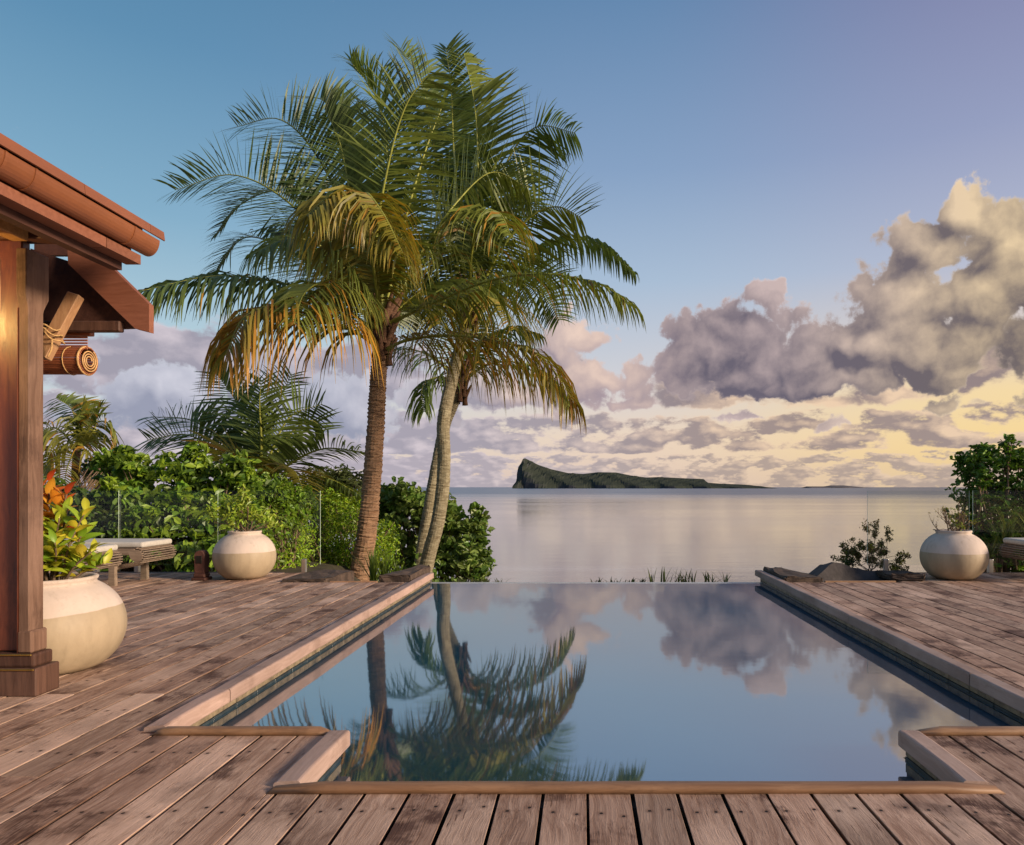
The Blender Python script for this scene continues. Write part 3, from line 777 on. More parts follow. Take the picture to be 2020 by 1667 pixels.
# ------------------------------------------------------------------ palms
def leaflets(path, Lmax, width, droop, roll, dens, col, tipcol, dry, seed, start=.12, gap=.0, stiff=1.0):
    rg = np.random.default_rng(seed)
    n = len(path) - 1
    seglen = [0]
    for a, b in zip(path, path[1:]): seglen.append(seglen[-1] + (b - a).length)
    tot = seglen[-1]; cnt = int(tot * dens * (1.15 if droop > .35 else 1.05))
    V, Fc, Cc = [], [], []
    K = 4
    S = None
    for i in range(cnt):
        t = start + (1 - start) * (i + .5) / cnt
        d = t * tot
        k = max(0, min(n - 1, int(np.searchsorted(seglen, d) - 1)))
        u = (d - seglen[k]) / max(1e-6, seglen[k + 1] - seglen[k])
        p = path[k].lerp(path[k + 1], u)
        T = (path[min(k + 2, n)] - path[max(k - 1, 0)]).normalized()
        up = Vector((0, 0, 1))
        s0 = T.cross(up)
        if s0.length < .25: s0 = T.cross(Vector((0.35, 1, 0))) if S is None else S
        s0 = (s0 - T * s0.dot(T)).normalized()
        if S is not None and s0.dot(S) < 0: s0 = -s0
        S = s0 if S is None else (S * .7 + s0 * .3).normalized()
        Nn = S.cross(T).normalized()
        ca, sa = math.cos(roll), math.sin(roll)
        Sr = S * ca + Nn * sa; Nr = Nn * ca - S * sa
        prof = (.55 + .45 * min(1, (t - start) / .18)) * (1 - .62 * max(0, (t - .5) / .5) ** 1.6)
        for side in (-1, 1):
            if rg.random() < gap: continue
            ll = Lmax * (1.45 if droop > .35 else 1.38) * prof * rg.uniform(.85, 1.1)
            a = R(4 + 34 * t + rg.normal() * 5)
            dr = (Sr * side * math.cos(a) + T * math.sin(a) + Nr * ((.02 if droop > .35 else .28) + rg.normal() * .08)).normalized()
            w = width * (1.15 if droop > .35 else 1.35) * rg.uniform(.8, 1.15)
            q = p.copy(); b0 = len(V)
            cdark = rg.uniform(.65, 1.25)
            isdry = rg.random() < dry
            dd = droop * (3.0 if droop > .35 else 1.1) * rg.uniform(.7, 1.3)
            for j in range(K + 1):
                f = j / K
                ws = (.55, 1, .9, .55, .06)[j] * w * .5
                wd = dr.cross(Vector((0, 0, 1))); wd = (wd if wd.length > .1 else Sr.copy()).normalized()
                wd = (wd * .6 + T * .8); wd = (wd - dr * wd.dot(dr)).normalized()
                V.append(q + wd * ws); V.append(q - wd * ws)
                if isdry: cc = np.array(tipcol) * (.55 + .45 * f)
                else: cc = np.array(col) * (1 - .55 * f * f * min(1, dry * 2.2)) + np.array(tipcol) * (.55 * f * f * min(1, dry * 2.2))
                Cc.append(cc * cdark); Cc.append(cc * cdark)
                q = q + dr * (ll / K)
                dr = (dr + Vector((0, 0, -1)) * dd * (.5 + .45 * f) + Vector(rg.normal(size=3)) * .03).normalized()
            for j in range(K): Fc.append((b0 + 2 * j, b0 + 2 * j + 1, b0 + 2 * j + 3, b0 + 2 * j + 2))
    return V, Fc, np.clip(np.array(Cc), .003, .9)

GREEN = (.165, .205, .040); DARKG = (.105, .155, .038); YEL = (.55, .30, .045); OLIVE = (.22, .20, .03)
fr_seed = [100]
def frond(parent, path, Lmax=1.0, width=.045, droop=.25, roll=0.0, dens=13, col=GREEN, tip=YEL, dry=.0, dry_stalk=False, thick=.045, start=.12, gap=0.0):
    fr_seed[0] += 1
    off = Vector(parent.location)
    V, Fc, Cc = leaflets(path, Lmax, width, droop, roll, dens, col, tip, dry, fr_seed[0], start, gap)
    V = [tuple(v - off) for v in V]
    o = link('frond', np_mesh('frond', V, Fc, Cc), M['palm_leaf'], parent)
    v, f = tube_arrays([p - off for p in path], lambda t: thick * (1 - .88 * t) * (1.5 if t < .06 else 1), 6)
    link('stalk', np_mesh('stalk', [tuple(q) for q in v], f, smooth=True), M['stem_dry' if dry_stalk else 'stem_green'], o)
    return o
def pxpath(pts, Y, n=26):
    return spline([P(a, b, Y + d) for a, b, d in pts], n)
def wildpath(base, az, el, length, curl, n=24):
    p = Vector(base); out = [p.copy()]; e = el
    for i in range(n):
        p = p + Vector((math.cos(az) * math.cos(e), math.sin(az) * math.cos(e), math.sin(e))) * (length / n)
        e -= curl / n * (.5 + 1.0 * i / n); out.append(p.copy())
    return out
def trunk(parent, pts, r0, r1, mat, ring=.07, amp=.02, flare=1.35, seed=0):
    rs = random.Random(seed)
    path = spline(pts, 150); n = len(path)
    L = sum((b - a).length for a, b in zip(path, path[1:])); V = []; seg = 18; s = None; dist = 0
    lev = int(L / (ring / 3)); path = spline(pts, lev)
    ph = [rs.uniform(0, 6.28) for _ in range(4)]
    prv = nxt = 0; band = 1
    t0 = (path[1] - path[0]).normalized(); s = t0.orthogonal().normalized()
    for i, p in enumerate(path):
        t = (path[min(i + 1, lev)] - path[max(i - 1, 0)]).normalized(); s = (s - t * s.dot(t)).normalized(); u = t.cross(s)
        f = i / lev; r = r0 + (r1 - r0) * f
        r *= 1 + (flare - 1) * max(0, 1 - f * 7)
        if i >= nxt: prv, nxt, band = i, i + rs.choice((2, 3, 3, 4, 5)), rs.uniform(.25, 1.25)
        saw = (i - prv) / max(1, nxt - 1 - prv)
        for k in range(seg):
            a = 2 * math.pi * k / seg
            irr = 1 + .03 * math.sin(3 * a + ph[0] + i * .08) + .025 * math.sin(5 * a + ph[1] - i * .21)
            rr = r * irr + amp * band * (saw - .5) * (1 + .5 * math.sin(2 * a + i * 1.1)) + rs.gauss(0, amp * .16)
            V.append(tuple(p + (s * math.cos(a) + u * math.sin(a)) * rr - parent.location))
    Fc = [(i * seg + k, i * seg + (k + 1) % seg, (i + 1) * seg + (k + 1) % seg, (i + 1) * seg + k) for i in range(lev) for k in range(seg)]
    return link('trunk', np_mesh('trunk', V, Fc, smooth=False), mat, parent)
def crown_boot(parent, base, r, seed, mat):
    """fibrous boot: overlapping old leaf bases"""
    rs = random.Random(seed); V, Fc = [], []
    for k in range(22):
        a = k * 2.4; z = -.55 + .05 * k
        o = Vector(base) + Vector((math.cos(a) * r * .8, math.sin(a) * r * .8, z))
        e = o + Vector((math.cos(a) * r * (1.0 + .04 * k), math.sin(a) * r * (1.0 + .04 * k), .45 + rs.uniform(-.1, .2)))
        v, f = tube_arrays([q - parent.location for q in spline([o - Vector((0, 0, .25)), o, o.lerp(e, .6), e], 5)], lambda t: .13 * (1 - .7 * t) * r / .25, 6)
        b = len(V); V += [tuple(q) for q in v]; Fc += [tuple(i + b for i in q) for q in f]
    link('leaf_bases', np_mesh('leaf_bases', V, Fc, smooth=True), mat, parent)

# --- palm A: nearest, ring-scarred trunk
YA = 17.0
pa = tag(empty('palm_tree', P(706, 1165, YA) + Vector((0, 0, -1.2))), 'tall coconut palm with ringed brown trunk and yellowing lower fronds', 'palm tree', 'coconut palms beyond the pool')
trunk(pa, [P(700, 1280, YA), P(709, 1145, YA), P(722, 1060, YA), (P(733, 960, YA)), P(741, 840, YA), P(747, 740, YA), P(753, 655, YA)], .255, .175, M['bark'], .085, .030, 1.0, 3)
ca = P(754, 650, YA); crown_boot(pa, P(754, 655, YA), .20, 4, M['bark_dark'])
A = lambda pts, **k: frond(pa, pxpath(pts, YA), **k)
A([(742, 655, 0), (650, 590, -.6), (540, 555, -1.4), (420, 545, -2.2), (275, 575, -3.0)], Lmax=1.35, droop=.42, roll=.25, col=DARKG, dry=.05)
A([(742, 680, -.1), (690, 650, -.8), (610, 610, -1.8), (540, 603, -2.4), (480, 628, -2.9), (445, 700, -3.2)], Lmax=1.75, droop=.55, dens=15, col=OLIVE, tip=(.55, .27, .03), dry=.62)
A([(745, 640, 0), (660, 510, .4), (570, 400, .6), (460, 345, .8), (345, 375, .9)], Lmax=1.25, droop=.10, roll=1.1, col=DARKG)
A([(747, 630, .2), (690, 440, .8), (620, 300, 1.2), (550, 235, 1.5), (468, 250, 1.8)], Lmax=1.35, droop=.10, roll=1.1, col=DARKG)
A([(743, 645, .3), (660, 560, .9), (560, 490, 1.6), (480, 470, 2.0), (425, 540, 2.3)], Lmax=1.25, droop=.28, roll=.5, col=DARKG)
A([(752, 630, .2), (757, 480, .5), (765, 330, .7), (745, 200, .6), (695, 125, .2)], Lmax=1.2, droop=.12, roll=.45, col=DARKG)
A([(750, 635, -.3), (742, 480, -1.0), (765, 330, -1.5), (800, 210, -1.8), (850, 140, -2.0)], Lmax=1.25, droop=.14, roll=.7, col=GREEN)
A([(756, 630, -.1), (790, 470, -.3), (835, 310, -.3), (868, 220, -.2), (886, 175, 0)], Lmax=.35, droop=.05, roll=.3, width=.05, col=(.16, .20, .03), start=.45)
A([(748, 635, -.4), (735, 520, -1.4), (700, 420, -2.4), (655, 388, -3.0), (605, 425, -3.5)], Lmax=1.4, droop=.55, dens=15, col=OLIVE, tip=(.46, .34, .04), dry=.16)
A([(752, 632, -.4), (740, 500, -1.5), (720, 385, -2.6), (755, 420, -3.4), (795, 500, -3.9)], Lmax=1.2, droop=.55, col=OLIVE, tip=(.50, .28, .03), dry=.20)
A([(764, 640, 0), (850, 600, -.6), (960, 555, -1.2), (1070, 540, -1.8), (1180, 560, -2.2), (1245, 600, -2.5)], Lmax=1.25, droop=.48, roll=-.15, dens=14, col=GREEN, dry=.05)
A([(764, 690, -.1), (800, 672, -.5), (880, 662, -1.0), (980, 672, -1.6), (1070, 705, -2.1), (1130, 790, -2.4)], Lmax=1.55, droop=.60, dens=16, col=OLIVE, tip=(.40, .20, .035), dry=.32)
A([(760, 630, .2), (830, 500, .7), (900, 400, 1.3), (970, 340, 1.7), (1040, 370, 2.0)], Lmax=1.3, droop=.26, roll=.5, col=GREEN)
A([(745, 650, -.2), (690, 590, -1.0), (640, 560, -2.0), (600, 580, -2.8), (580, 640, -3.3)], Lmax=1.2, droop=.45, col=GREEN, dry=.12)
A([(745, 640, .4), (640, 470, 1.4), (560, 380, 2.2), (480, 400, 2.8), (430, 460, 3.0)], Lmax=1.2, droop=.22, roll=.5, col=DARKG)
A([(750, 630, .3), (700, 400, 1.0), (660, 260, 1.5), (640, 200, 1.9), (590, 190, 2.2)], Lmax=1.2, droop=.18, roll=.8, col=DARKG)
A([(746, 640, -.2), (700, 560, -.8), (640, 490, -1.3), (570, 470, -1.8), (500, 500, -2.2)], Lmax=1.3, droop=.40, roll=.3, col=GREEN)
A([(750, 640, .2), (715, 520, .5), (690, 380, .8), (670, 280, 1.0), (640, 215, 1.2)], Lmax=1.35, droop=.12, roll=1.0, col=DARKG)
for k in range(3):
    az = R(70 + k * 40 + random.uniform(-8, 8)); el = R(random.uniform(35, 78))
    frond(pa, wildpath(ca, az, el, random.uniform(4.2, 5.4), random.uniform(1.1, 1.9)), Lmax=1.15, droop=random.uniform(.2, .4), roll=random.uniform(-.5, .7), col=DARKG if k % 2 else GREEN)

# --- palm B: front of the leaning pair
YB = 21.0
pb = tag(empty('palm_tree', P(838, 1165, YB) + Vector((0, 0, -1.5))), 'leaning palm with pale lichen-spotted trunk in front of its twin', 'palm tree', 'coconut palms beyond the pool')
trunk(pb, [P(826, 1240, YB), P(840, 1125, YB), P(866, 1015, YB), P(876, 920, YB), P(875, 830, YB), P(890, 755, YB), P(906, 690, YB), P(925, 610, YB)], .215, .165, M['bark_lichen'], .12, .010, 1.15, 5)
cb = P(926, 600, YB); crown_boot(pb, cb, .22, 6, M['bark_dark'])
B = lambda pts, **k: frond(pb, pxpath(pts, YB), **{**dict(Lmax=1.45, width=.055, dens=12, thick=.055), **k})
B([(922, 600, 0), (905, 440, .4), (895, 300, .6), (890, 180, .7), (880, 95, .5)], droop=.10, roll=.15, col=DARKG)
B([(925, 600, 0), (940, 430, -.3), (942, 300, -.5), (935, 200, -.4), (915, 105, 0)], droop=.12, roll=.25, col=GREEN)
B([(930, 600, .2), (965, 430, .2), (1005, 310, .2), (1060, 250, .1), (1135, 262, -.2)], droop=.22, roll=.7, col=DARKG)
B([(932, 600, 0), (990, 490, -.6), (1050, 425, -1.0), (1100, 408, -1.2), (1145, 428, -1.3)], droop=.15, roll=.95, col=GREEN)
B([(932, 605, .1), (1010, 520, .5), (1090, 477, .9), (1180, 480, 1.1), (1252, 540, 1.3)], Lmax=.95, droop=.55, col=DARKG)
B([(920, 600, .1), (870, 430, .6), (820, 280, 1.0), (760, 170, 1.2), (690, 118, 1.3)], droop=.16, roll=.8, col=DARKG)
B([(918, 600, .3), (880, 420, 1.1), (850, 260, 1.5), (830, 160, 1.8), (790, 95, 2.0)], droop=.14, roll=.5, col=DARKG)
B([(930, 600, .4), (970, 480, 1.2), (1000, 410, 1.8), (1030, 390, 2.2), (1060, 420, 2.6)], droop=.30, roll=.4, col=GREEN)
B([(915, 605, -.2), (880, 520, -1.2), (830, 470, -2.2), (790, 480, -3.0), (760, 540, -3.6)], droop=.40, dry=.05)
B([(915, 610, 0), (850, 560, -.6), (800, 545, -1.2), (750, 570, -1.8)], droop=.4, col=DARKG)
B([(925, 605, -.3), (930, 500, -1.4), (950, 430, -2.4), (985, 420, -3.2), (1010, 470, -3.8)], droop=.45, col=GREEN, dry=.08)
B([(922, 610, -.2), (900, 580, -1.0), (880, 590, -1.8), (865, 640, -2.3)], droop=.45, col=OLIVE, dry=.1)
B([(926, 612, -.2), (960, 590, -1.0), (990, 600, -1.8), (1015, 650, -2.3)], droop=.45, col=OLIVE, dry=.1)
for k in range(3):
    az = R(60 + k * 40 + random.uniform(-8, 8)); el = R(random.uniform(30, 80))
    frond(pb, wildpath(cb, az, el, random.uniform(4.6, 6.0), random.uniform(1.1, 1.9)), Lmax=1.25, width=.055, dens=11, droop=random.uniform(.2, .45), roll=random.uniform(-.5, .7), col=GREEN if k % 3 else DARKG, thick=.05)

# --- palm C: behind, shorter
YC = 23.5
pc = tag(empty('palm_tree', P(822, 1165, YC) + Vector((0, 0, -1.8))), 'shorter dark-topped palm leaning behind the lichen-spotted trunk', 'palm tree', 'coconut palms beyond the pool')
trunk(pc, [P(812, 1240, YC), P(828, 1110, YC), P(846, 1000, YC), P(862, 910, YC), P(878, 840, YC), P(897, 790, YC), P(910, 752, YC)], .18, .17, M['bark_lichen'], .12, .012, 1.0, 7)
crown_boot(pc, P(908, 752, YC), .20, 8, M['bark_dark'])
Cc_ = lambda pts, **k: frond(pc, pxpath(pts, YC), **{**dict(Lmax=1.3, width=.055, dens=12, thick=.05), **k})
Cc_([(905, 760, 0), (880, 746, -.3), (850, 748, -.6), (832, 770, -.8), (836, 812, -.9)], Lmax=1.0, droop=.4, col=DARKG)
Cc_([(905, 755, .2), (860, 710, .4), (815, 690, .8), (770, 690, 1.0)], Lmax=1.3, droop=.4, col=DARKG)
Cc_([(912, 755, 0), (960, 720, -.5), (1020, 715, -.8), (1080, 740, -1.0), (1125, 800, -1.1)], Lmax=1.3, droop=.5, col=GREEN, dry=.2)
Cc_([(912, 750, .3), (950, 680, .9), (1000, 650, 1.4), (1060, 660, 1.8)], droop=.4, col=DARKG)
Cc_([(908, 750, .3), (900, 660, .9), (880, 600, 1.4), (850, 580, 1.8)], droop=.3, col=DARKG)

# --- young palm behind the dark shrubs
YD = 20.0
pd = tag(empty('palm_tree', P(515, 1080, YD) + Vector((0, 0, -1))), 'young palm with short wide fronds rising out of the shrubs', 'palm tree')
trunk(pd, [P(512, 1120, YD), P(515, 1020, YD), P(518, 955, YD)], .22, .20, M['bark_dark'], .1, .03, 1.0, 9)
Dd = lambda pts, **k: frond(pd, pxpath(pts, YD), **{**dict(Lmax=1.0, width=.06, dens=11, thick=.05, droop=.10, roll=1.0, col=(.125, .175, .042)), **k})
Dd([(515, 955, 0), (540, 880, 0), (575, 820, .1), (636, 797, .2)])
Dd([(515, 950, 0), (530, 870, .4), (548, 800, .7), (575, 738, .8)])
Dd([(513, 950, 0), (500, 870, .2), (465, 790, .4), (425, 735, .5)], roll=1.2)
Dd([(515, 950, 0), (515, 860, -.3), (512, 800, -.5), (515, 750, -.5)], roll=.1)
Dd([(512, 955, 0), (450, 880, .3), (380, 830, .6), (300, 822, .8)], roll=.5, droop=.2)
Dd([(512, 957, 0), (440, 900, .2), (370, 858, .2), (290, 868, .1)], roll=.9)
Dd([(518, 957, 0), (580, 910, -.3), (640, 885, -.6), (706, 890, -.8)], roll=.3, droop=.3)
Dd([(518, 962, 0), (590, 942, -.3), (650, 945, -.5), (725, 985, -.7)], roll=.1, droop=.45)
Dd([(515, 960, 0), (480, 910, -.5), (450, 890, -.9), (430, 910, -1.3)], roll=.5, droop=.25, col=OLIVE, dry=.1)
Dd([(517, 960, 0), (550, 930, -.7), (580, 930, -1.3), (600, 970, -1.7)], roll=.2, droop=.35, col=OLIVE, dry=.15)
Dd([(515, 955, 0), (560, 870, .5), (610, 830, .9), (640, 850, 1.1)])

# --- far palm by the post
YE = 34.0
pe = tag(empty('palm_tree', P(150, 1060, YE) + Vector((0, 0, -1))), 'sunlit yellow-green palm far left beside the veranda post', 'palm tree')
trunk(pe, [P(146, 1080, YE), P(148, 980, YE), P(152, 885, YE)], .22, .17, M['bark'], .1, .02, 1.0, 11)
Ee = lambda pts, **k: frond(pe, pxpath(pts, YE), **{**dict(Lmax=1.2, width=.10, dens=8, thick=.06, droop=.2, roll=.8, col=(.30, .30, .05), dry=.12), **k})
Ee([(152, 880, 0), (150, 840, 0), (140, 805, .2), (110, 785, .4)], col=DARKG)
Ee([(152, 880, 0), (160, 830, .2), (165, 800, .3), (172, 790, .3)])
Ee([(153, 880, 0), (180, 840, -.2), (210, 832, -.4), (226, 860, -.5)], droop=.4, col=GREEN)
Ee([(153, 885, 0), (185, 868, -.3), (215, 872, -.5), (234, 905, -.6)], droop=.4)
Ee([(150, 885, 0), (120, 850, -.3), (95, 845, -.5), (60, 870, -.6)], droop=.4)
Ee([(150, 888, 0), (125, 880, -.3), (100, 895, -.5), (85, 930, -.6)], droop=.4, dry=.3)
Ee([(153, 890, 0), (170, 890, -.4), (185, 910, -.7), (192, 950, -.8)], droop=.5, dry=.35)
Ee([(151, 890, 0), (142, 900, -.4), (132, 925, -.7), (126, 960, -.8)], droop=.5, dry=.35)
Ee([(152, 885, 0), (185, 850, .5), (190, 820, .8), (200, 815, 1.0)], col=DARKG)
Ee([(148, 935, 1), (180, 938, .8), (210, 942, .6), (240, 955, .5)], droop=.4, col=DARKG)

# ------------------------------------------------------------------ shrubs
bush('shrub', [(262, 935, 14.4, 44, 34, .8), (335, 925, 14.0, 40, 26, .8), (400, 942, 14.3, 56, 34, 1.0), (470, 965, 14.2, 50, 36, 1.0), (300, 985, 13.6, 80, 46, 1.0), (420, 1010, 13.6, 80, 50, 1.0), (260, 1050, 13.4, 80, 56, .9), (350, 1070, 13.0, 90, 56, .9), (470, 1050, 13.4, 60, 50, .9), (430, 1110, 12.8, 100, 40, .8)],
     'large dark green broadleaf shrub behind the left glass fence', 9500, .17, (.125, .215, .024), 21, (.25, .36, .03), .25, aspect=.5, hang=1.0, rosette=7)
bush('shrub', [(520, 990, 15.6, 46, 36, .9), (575, 1010, 16, 40, 34, .9), (530, 1050, 15.4, 50, 44, .9), (500, 1100, 15, 60, 46, .9)],
     'mid green shrub between the dark shrub and the lime green shrub', 6000, .11, (.17, .28, .022), 27, (.22, .33, .03), .2, aspect=.45, hang=.6)
bush('shrub', [(225, 935, 17, 30, 26, .8), (160, 1000, 13, 80, 34, .9), (110, 1050, 12.5, 90, 60, .9), (200, 1080, 12.3, 70, 50, .8), (40, 1040, 12.5, 70, 70, .9)],
     'dark low shrub behind the croton plant by the veranda post', 4500, .13, (.085, .145, .022), 22, (.10, .13, .02), .12, hang=.6)
bush('shrub', [(560, 1060, 16.5, 60, 50, .9), (540, 1110, 16, 70, 40, .9), (620, 1030, 18.5, 60, 60, 1.1), (690, 1060, 18.3, 70, 70, 1.1), (600, 1100, 18.0, 70, 50, 1.0), (680, 1120, 17.9, 80, 40, 1.0), (745, 1085, 18.6, 40, 55, 1.0), (660, 1005, 19.0, 40, 34, .9), (570, 990, 19.0, 40, 40, .9)],
     'bright lime green fine-leaved shrub behind the ringed palm trunk', 21000, .085, (.21, .35, .02), 23, (.32, .42, .024), .3, aspect=.42)
bush('shrub', [(690, 980, 22, 40, 34, 1.0), (650, 975, 22, 40, 30, 1.0)],
     'grey green grassy-leaved bush under the young palm', 2200, .22, (.09, .12, .04), 24, None, aspect=.14)
bush('shrub', [(800, 1040, 25, 50, 55, 1.2), (860, 1060, 25, 60, 70, 1.2), (910, 1080, 24.5, 50, 66, 1.2), (935, 1120, 24, 32, 38, 1.0), (780, 1110, 24.5, 50, 60, 1.2), (870, 1125, 24, 70, 40, 1.2), (775, 1010, 25, 22, 28, .8), (905, 1040, 25, 26, 26, .8), (808, 1000, 25, 20, 18, .7)],
     'glossy broadleaf coastal bush behind the pair of leaning palms', 7200, .25, (.14, .225, .045), 25, (.23, .31, .08), .2, aspect=.55, hang=.8, rosette=6)
bush('hedge', [(1925, 915, 10.6, 36, 28, .5), (1985, 905, 10.6, 50, 24, .5), (1925, 965, 10.6, 36, 44, .5), (2000, 960, 10.6, 70, 56, .5), (1935, 1030, 10.5, 42, 56, .6), (2040, 1010, 10.5, 80, 90, .6), (1990, 1070, 10.4, 90, 50, .5), (2110, 960, 10.6, 70, 80, .6)],
     'dense dark green clipped hedge behind the right glass fence', 9000, .088, (.075, .15, .018), 26, (.15, .27, .03), .3, aspect=.45, cat='hedge', rosette=5, sprigs=10)

def blades(name, clumps, label, cat, col, seed, width=.02, alt=None):
    """sword-leaved plants: clumps of (px,py,Y,count,length_m,spread)"""
    rs = random.Random(seed)
    c0 = P(sum(c[0] for c in clumps) / len(clumps), max(c[1] for c in clumps), clumps[0][2])
    root = tag(empty(name, c0), label, cat)
    for (px, py, Y, cnt, Ln, spread) in clumps:
        base = P(px, py, Y); V, Fc, Cc = [], [], []
        for k in range(cnt):
            az = rs.uniform(0, 6.283); e = R(90) - abs(rs.gauss(0, spread)); ln = Ln * rs.uniform(.6, 1.1)
            p = base + Vector((rs.gauss(0, .03), rs.gauss(0, .03), 0)); q = wildpath(p, az, e, ln, spread * 1.0, 5)
            w = width * rs.uniform(.8, 1.2); b = len(V)
            cc = np.array(alt if alt and rs.random() < .25 else col) * rs.uniform(.6, 1.35)
            for j, s in enumerate(q):
                sd = Vector((-math.sin(az), math.cos(az), 0)) * w * (.7, 1, .95, .75, .45, .03)[j]
                nrm = Vector((0, 0, .25 * w))
                V += [tuple(s + sd + nrm - c0), tuple(s - c0), tuple(s - sd + nrm - c0)]; Cc += [cc] * 3
            for j in range(5):
                a = b + 3 * j; Fc += [(a, a + 1, a + 4, a + 3), (a + 1, a + 2, a + 5, a + 4)]
        o = link('leaf_clump', np_mesh('leaf_clump', V, Fc, np.array(Cc)), M['leaf'], root)
    return root
blades('spiky_plant', [(1985, 1085, 9.7, 70, .62, .75), (2035, 1070, 9.8, 70, .75, .7), (1950, 1100, 9.6, 40, .4, .9)], 'spiky yellow-green sword-leaved plant behind the right fence', 'plant', (.16, .19, .03), 31, .008, (.25, .24, .05))
blades('spiky_plant', [(x, 1156, 10.2, 9, .28, .5) for x in (1285, 1310, 1335, 1362, 1392, 1405, 1432, 1350)], 'row of pointed aloe leaves poking above the pool spill edge', 'plant', (.12, .14, .035), 32, .011, (.20, .19, .05))
blades('low_plant', [(x, 1158, 10.2, 26, .15, .9) for x in (1180, 1205, 1225, 1245, 1268)], 'low dark green tufts peeking over the pool spill edge', 'plant', (.045, .065, .015), 33, .012)
blades('spiky_plant', [(735, 1150, 14, 40, .75, .35), (760, 1150, 14, 40, .65, .35), (785, 1148, 14, 24, .5, .4)], 'upright green sword leaves at the foot of the ringed palm', 'plant', (.10, .15, .02), 34, .016)
blades('low_plant', [(x, 1158, 13, 30, .22, .9) for x in (905, 935, 960, 985)], 'low grey green tufts under the coastal bush by the spill edge', 'plant', (.11, .12, .045), 35, .012)
blades('low_plant', [(658, 1160, 9.2, 16, .22, .8), (670, 1156, 9.3, 14, .2, .8)], 'small light green leafy plant beside the mossy stone slab', 'plant', (.11, .19, .02), 36, .02)

def twiggy(name, base, label, cat, n_main, length, leaf_n, leaf_size, col, seed, spread=.8, alt=None, twig_r=.006, el_min=.3, parent_loc=None, levels=3, tipsonly=True):
    rs = random.Random(seed); rg = np.random.default_rng(seed)
    root = tag(empty(name, base), label, cat)
    V, Fc, tips = [], [], []
    def grow(p, az, el, ln, r, lev):
        q = [p]; e = el; a = az
        for i in range(5):
            q.append(q[-1] + Vector((math.cos(a) * math.cos(e), math.sin(a) * math.cos(e), math.sin(e))) * ln / 5)
            a += rs.gauss(0, .16); e += rs.gauss(0, .12)
        v, f = tube_arrays(q, lambda t: r * (1 - .55 * t), 5); b = len(V); V.extend(tuple(x) for x in v); Fc.extend(tuple(i + b for i in y) for y in f)
        if lev == 0:
            tips.append(q[-1]); tips.append(q[3]); tips.append(q[4]); return
        for c in range(rs.choice((2, 3, 3))):
            grow(q[rs.choice((3, 4, 5))], a + rs.gauss(0, .8), max(.05, min(1.5, e + rs.gauss(0, .35))), ln * rs.uniform(.5, .8), r * .55, lev - 1)
    for k in range(n_main):
        grow(Vector((rs.gauss(0, .02), rs.gauss(0, .02), 0)), k * 6.283 / n_main + rs.gauss(0, .3), R(90) - abs(rs.gauss(spread, .25)), length * rs.uniform(.7, 1.15), twig_r, levels - 1)
    link('branches', np_mesh('branches', V, Fc, smooth=True), M['twig'], root)
    if leaf_n:
        T = np.array([list(t) for t in tips]); idx = rg.integers(0, len(T), leaf_n)
        pos = T[idx] + rg.normal(size=(leaf_n, 3)) * leaf_size * .6
        o = leaf_cloud('foliage', pos, rg.normal(size=(leaf_n, 3)) + np.array([0, 0, .6]), leaf_size * rg.uniform(.6, 1.3, leaf_n), jitter_cols(leaf_n, col, seed, .4, alt, .3), M['leaf'], root, aspect=.42, seed=seed)
        o['kind'] = 'stuff'
    return root
twiggy('bush', P(1715, 1128, 9.5), 'sparse twiggy bush behind the black rock', 'shrub', 14, .29, 3600, .034, (.14, .15, .027), 41, .98, (.16, .10, .04), .006)
twiggy('bush', P(1672, 1125, 9.6), 'small round green bush beside the twiggy bush', 'shrub', 6, .10, 260, .03, (.05, .11, .015), 42, .7, None, .004)

# ------------------------------------------------------------------ pots
def pot(name, loc, r, h, mat, label, half=.565):
    root = tag(empty(name, loc), label, 'pot', 'round cream pots')
    prof = []
    N = 22; zb = 0
    for i in range(N + 1):
        t = i / N; z = t * h * .93
        rr = r * (math.sqrt(max(0, 1 - ((t - .5) / half) ** 2)) ** .85)
        prof.append((rr, z))
    prof[0] = (prof[0][0] * .92, 0)
    rr = prof[-1][0]; z = prof[-1][1]
    prof += [(rr * .985, z + h * .015), (rr * 1.02, z + h * .035), (rr * 1.035, z + h * .055), (rr * 1.0, z + h * .07), (rr * .9, z + h * .068), (rr * .86, z + h * .03), (rr * .86, z - h * .05)]
    bm = bmesh.new(); lathe(bm, prof, 56)
    for v in bm.verts:
        a = math.atan2(v.co.y, v.co.x); v.co.x *= 1 + .006 * math.sin(3 * a + v.co.z * 9); v.co.y *= 1 + .006 * math.cos(2 * a + v.co.z * 7)
    obj('body', bm, mat, root, True)
    bm = bmesh.new(); lathe(bm, [(.001, z - h * .045), (rr * .85, z - h * .05), (rr * .855, z - h * .03), (.5 * rr, z - h * .01), (.002, z - h * .005)], 24)
    obj('soil', bm, M['soil'], root, True)
    root['top'] = z - h * .01
    return root
pl = pot('plant_pot', (PX(483, 8.56), 8.56, 0), .352, .575, pot_mat('pot_far', .33, 0, .01), 'round two-tone cream pot on the left deck before the glass fence')
pr_ = pot('plant_pot', (PX(1881, 8.52), 8.52, 0), .372, .585, pot_mat('pot_right', .325, 0, .008), 'round two-tone cream pot on the right deck')
pn = pot('plant_pot', (-3.22, 4.28, 0), .40, .56, pot_mat('pot_near', .34, .10, .014), 'large round two-tone cream pot beside the veranda post', .60)
twiggy('potted_plant', (pl.location.x, pl.location.y, pl['top']), 'small leafy plant with white flowers in the left far pot', 'plant', 10, .25, 900, .065, (.24, .34, .03), 43, .72, (.34, .42, .05), .010)
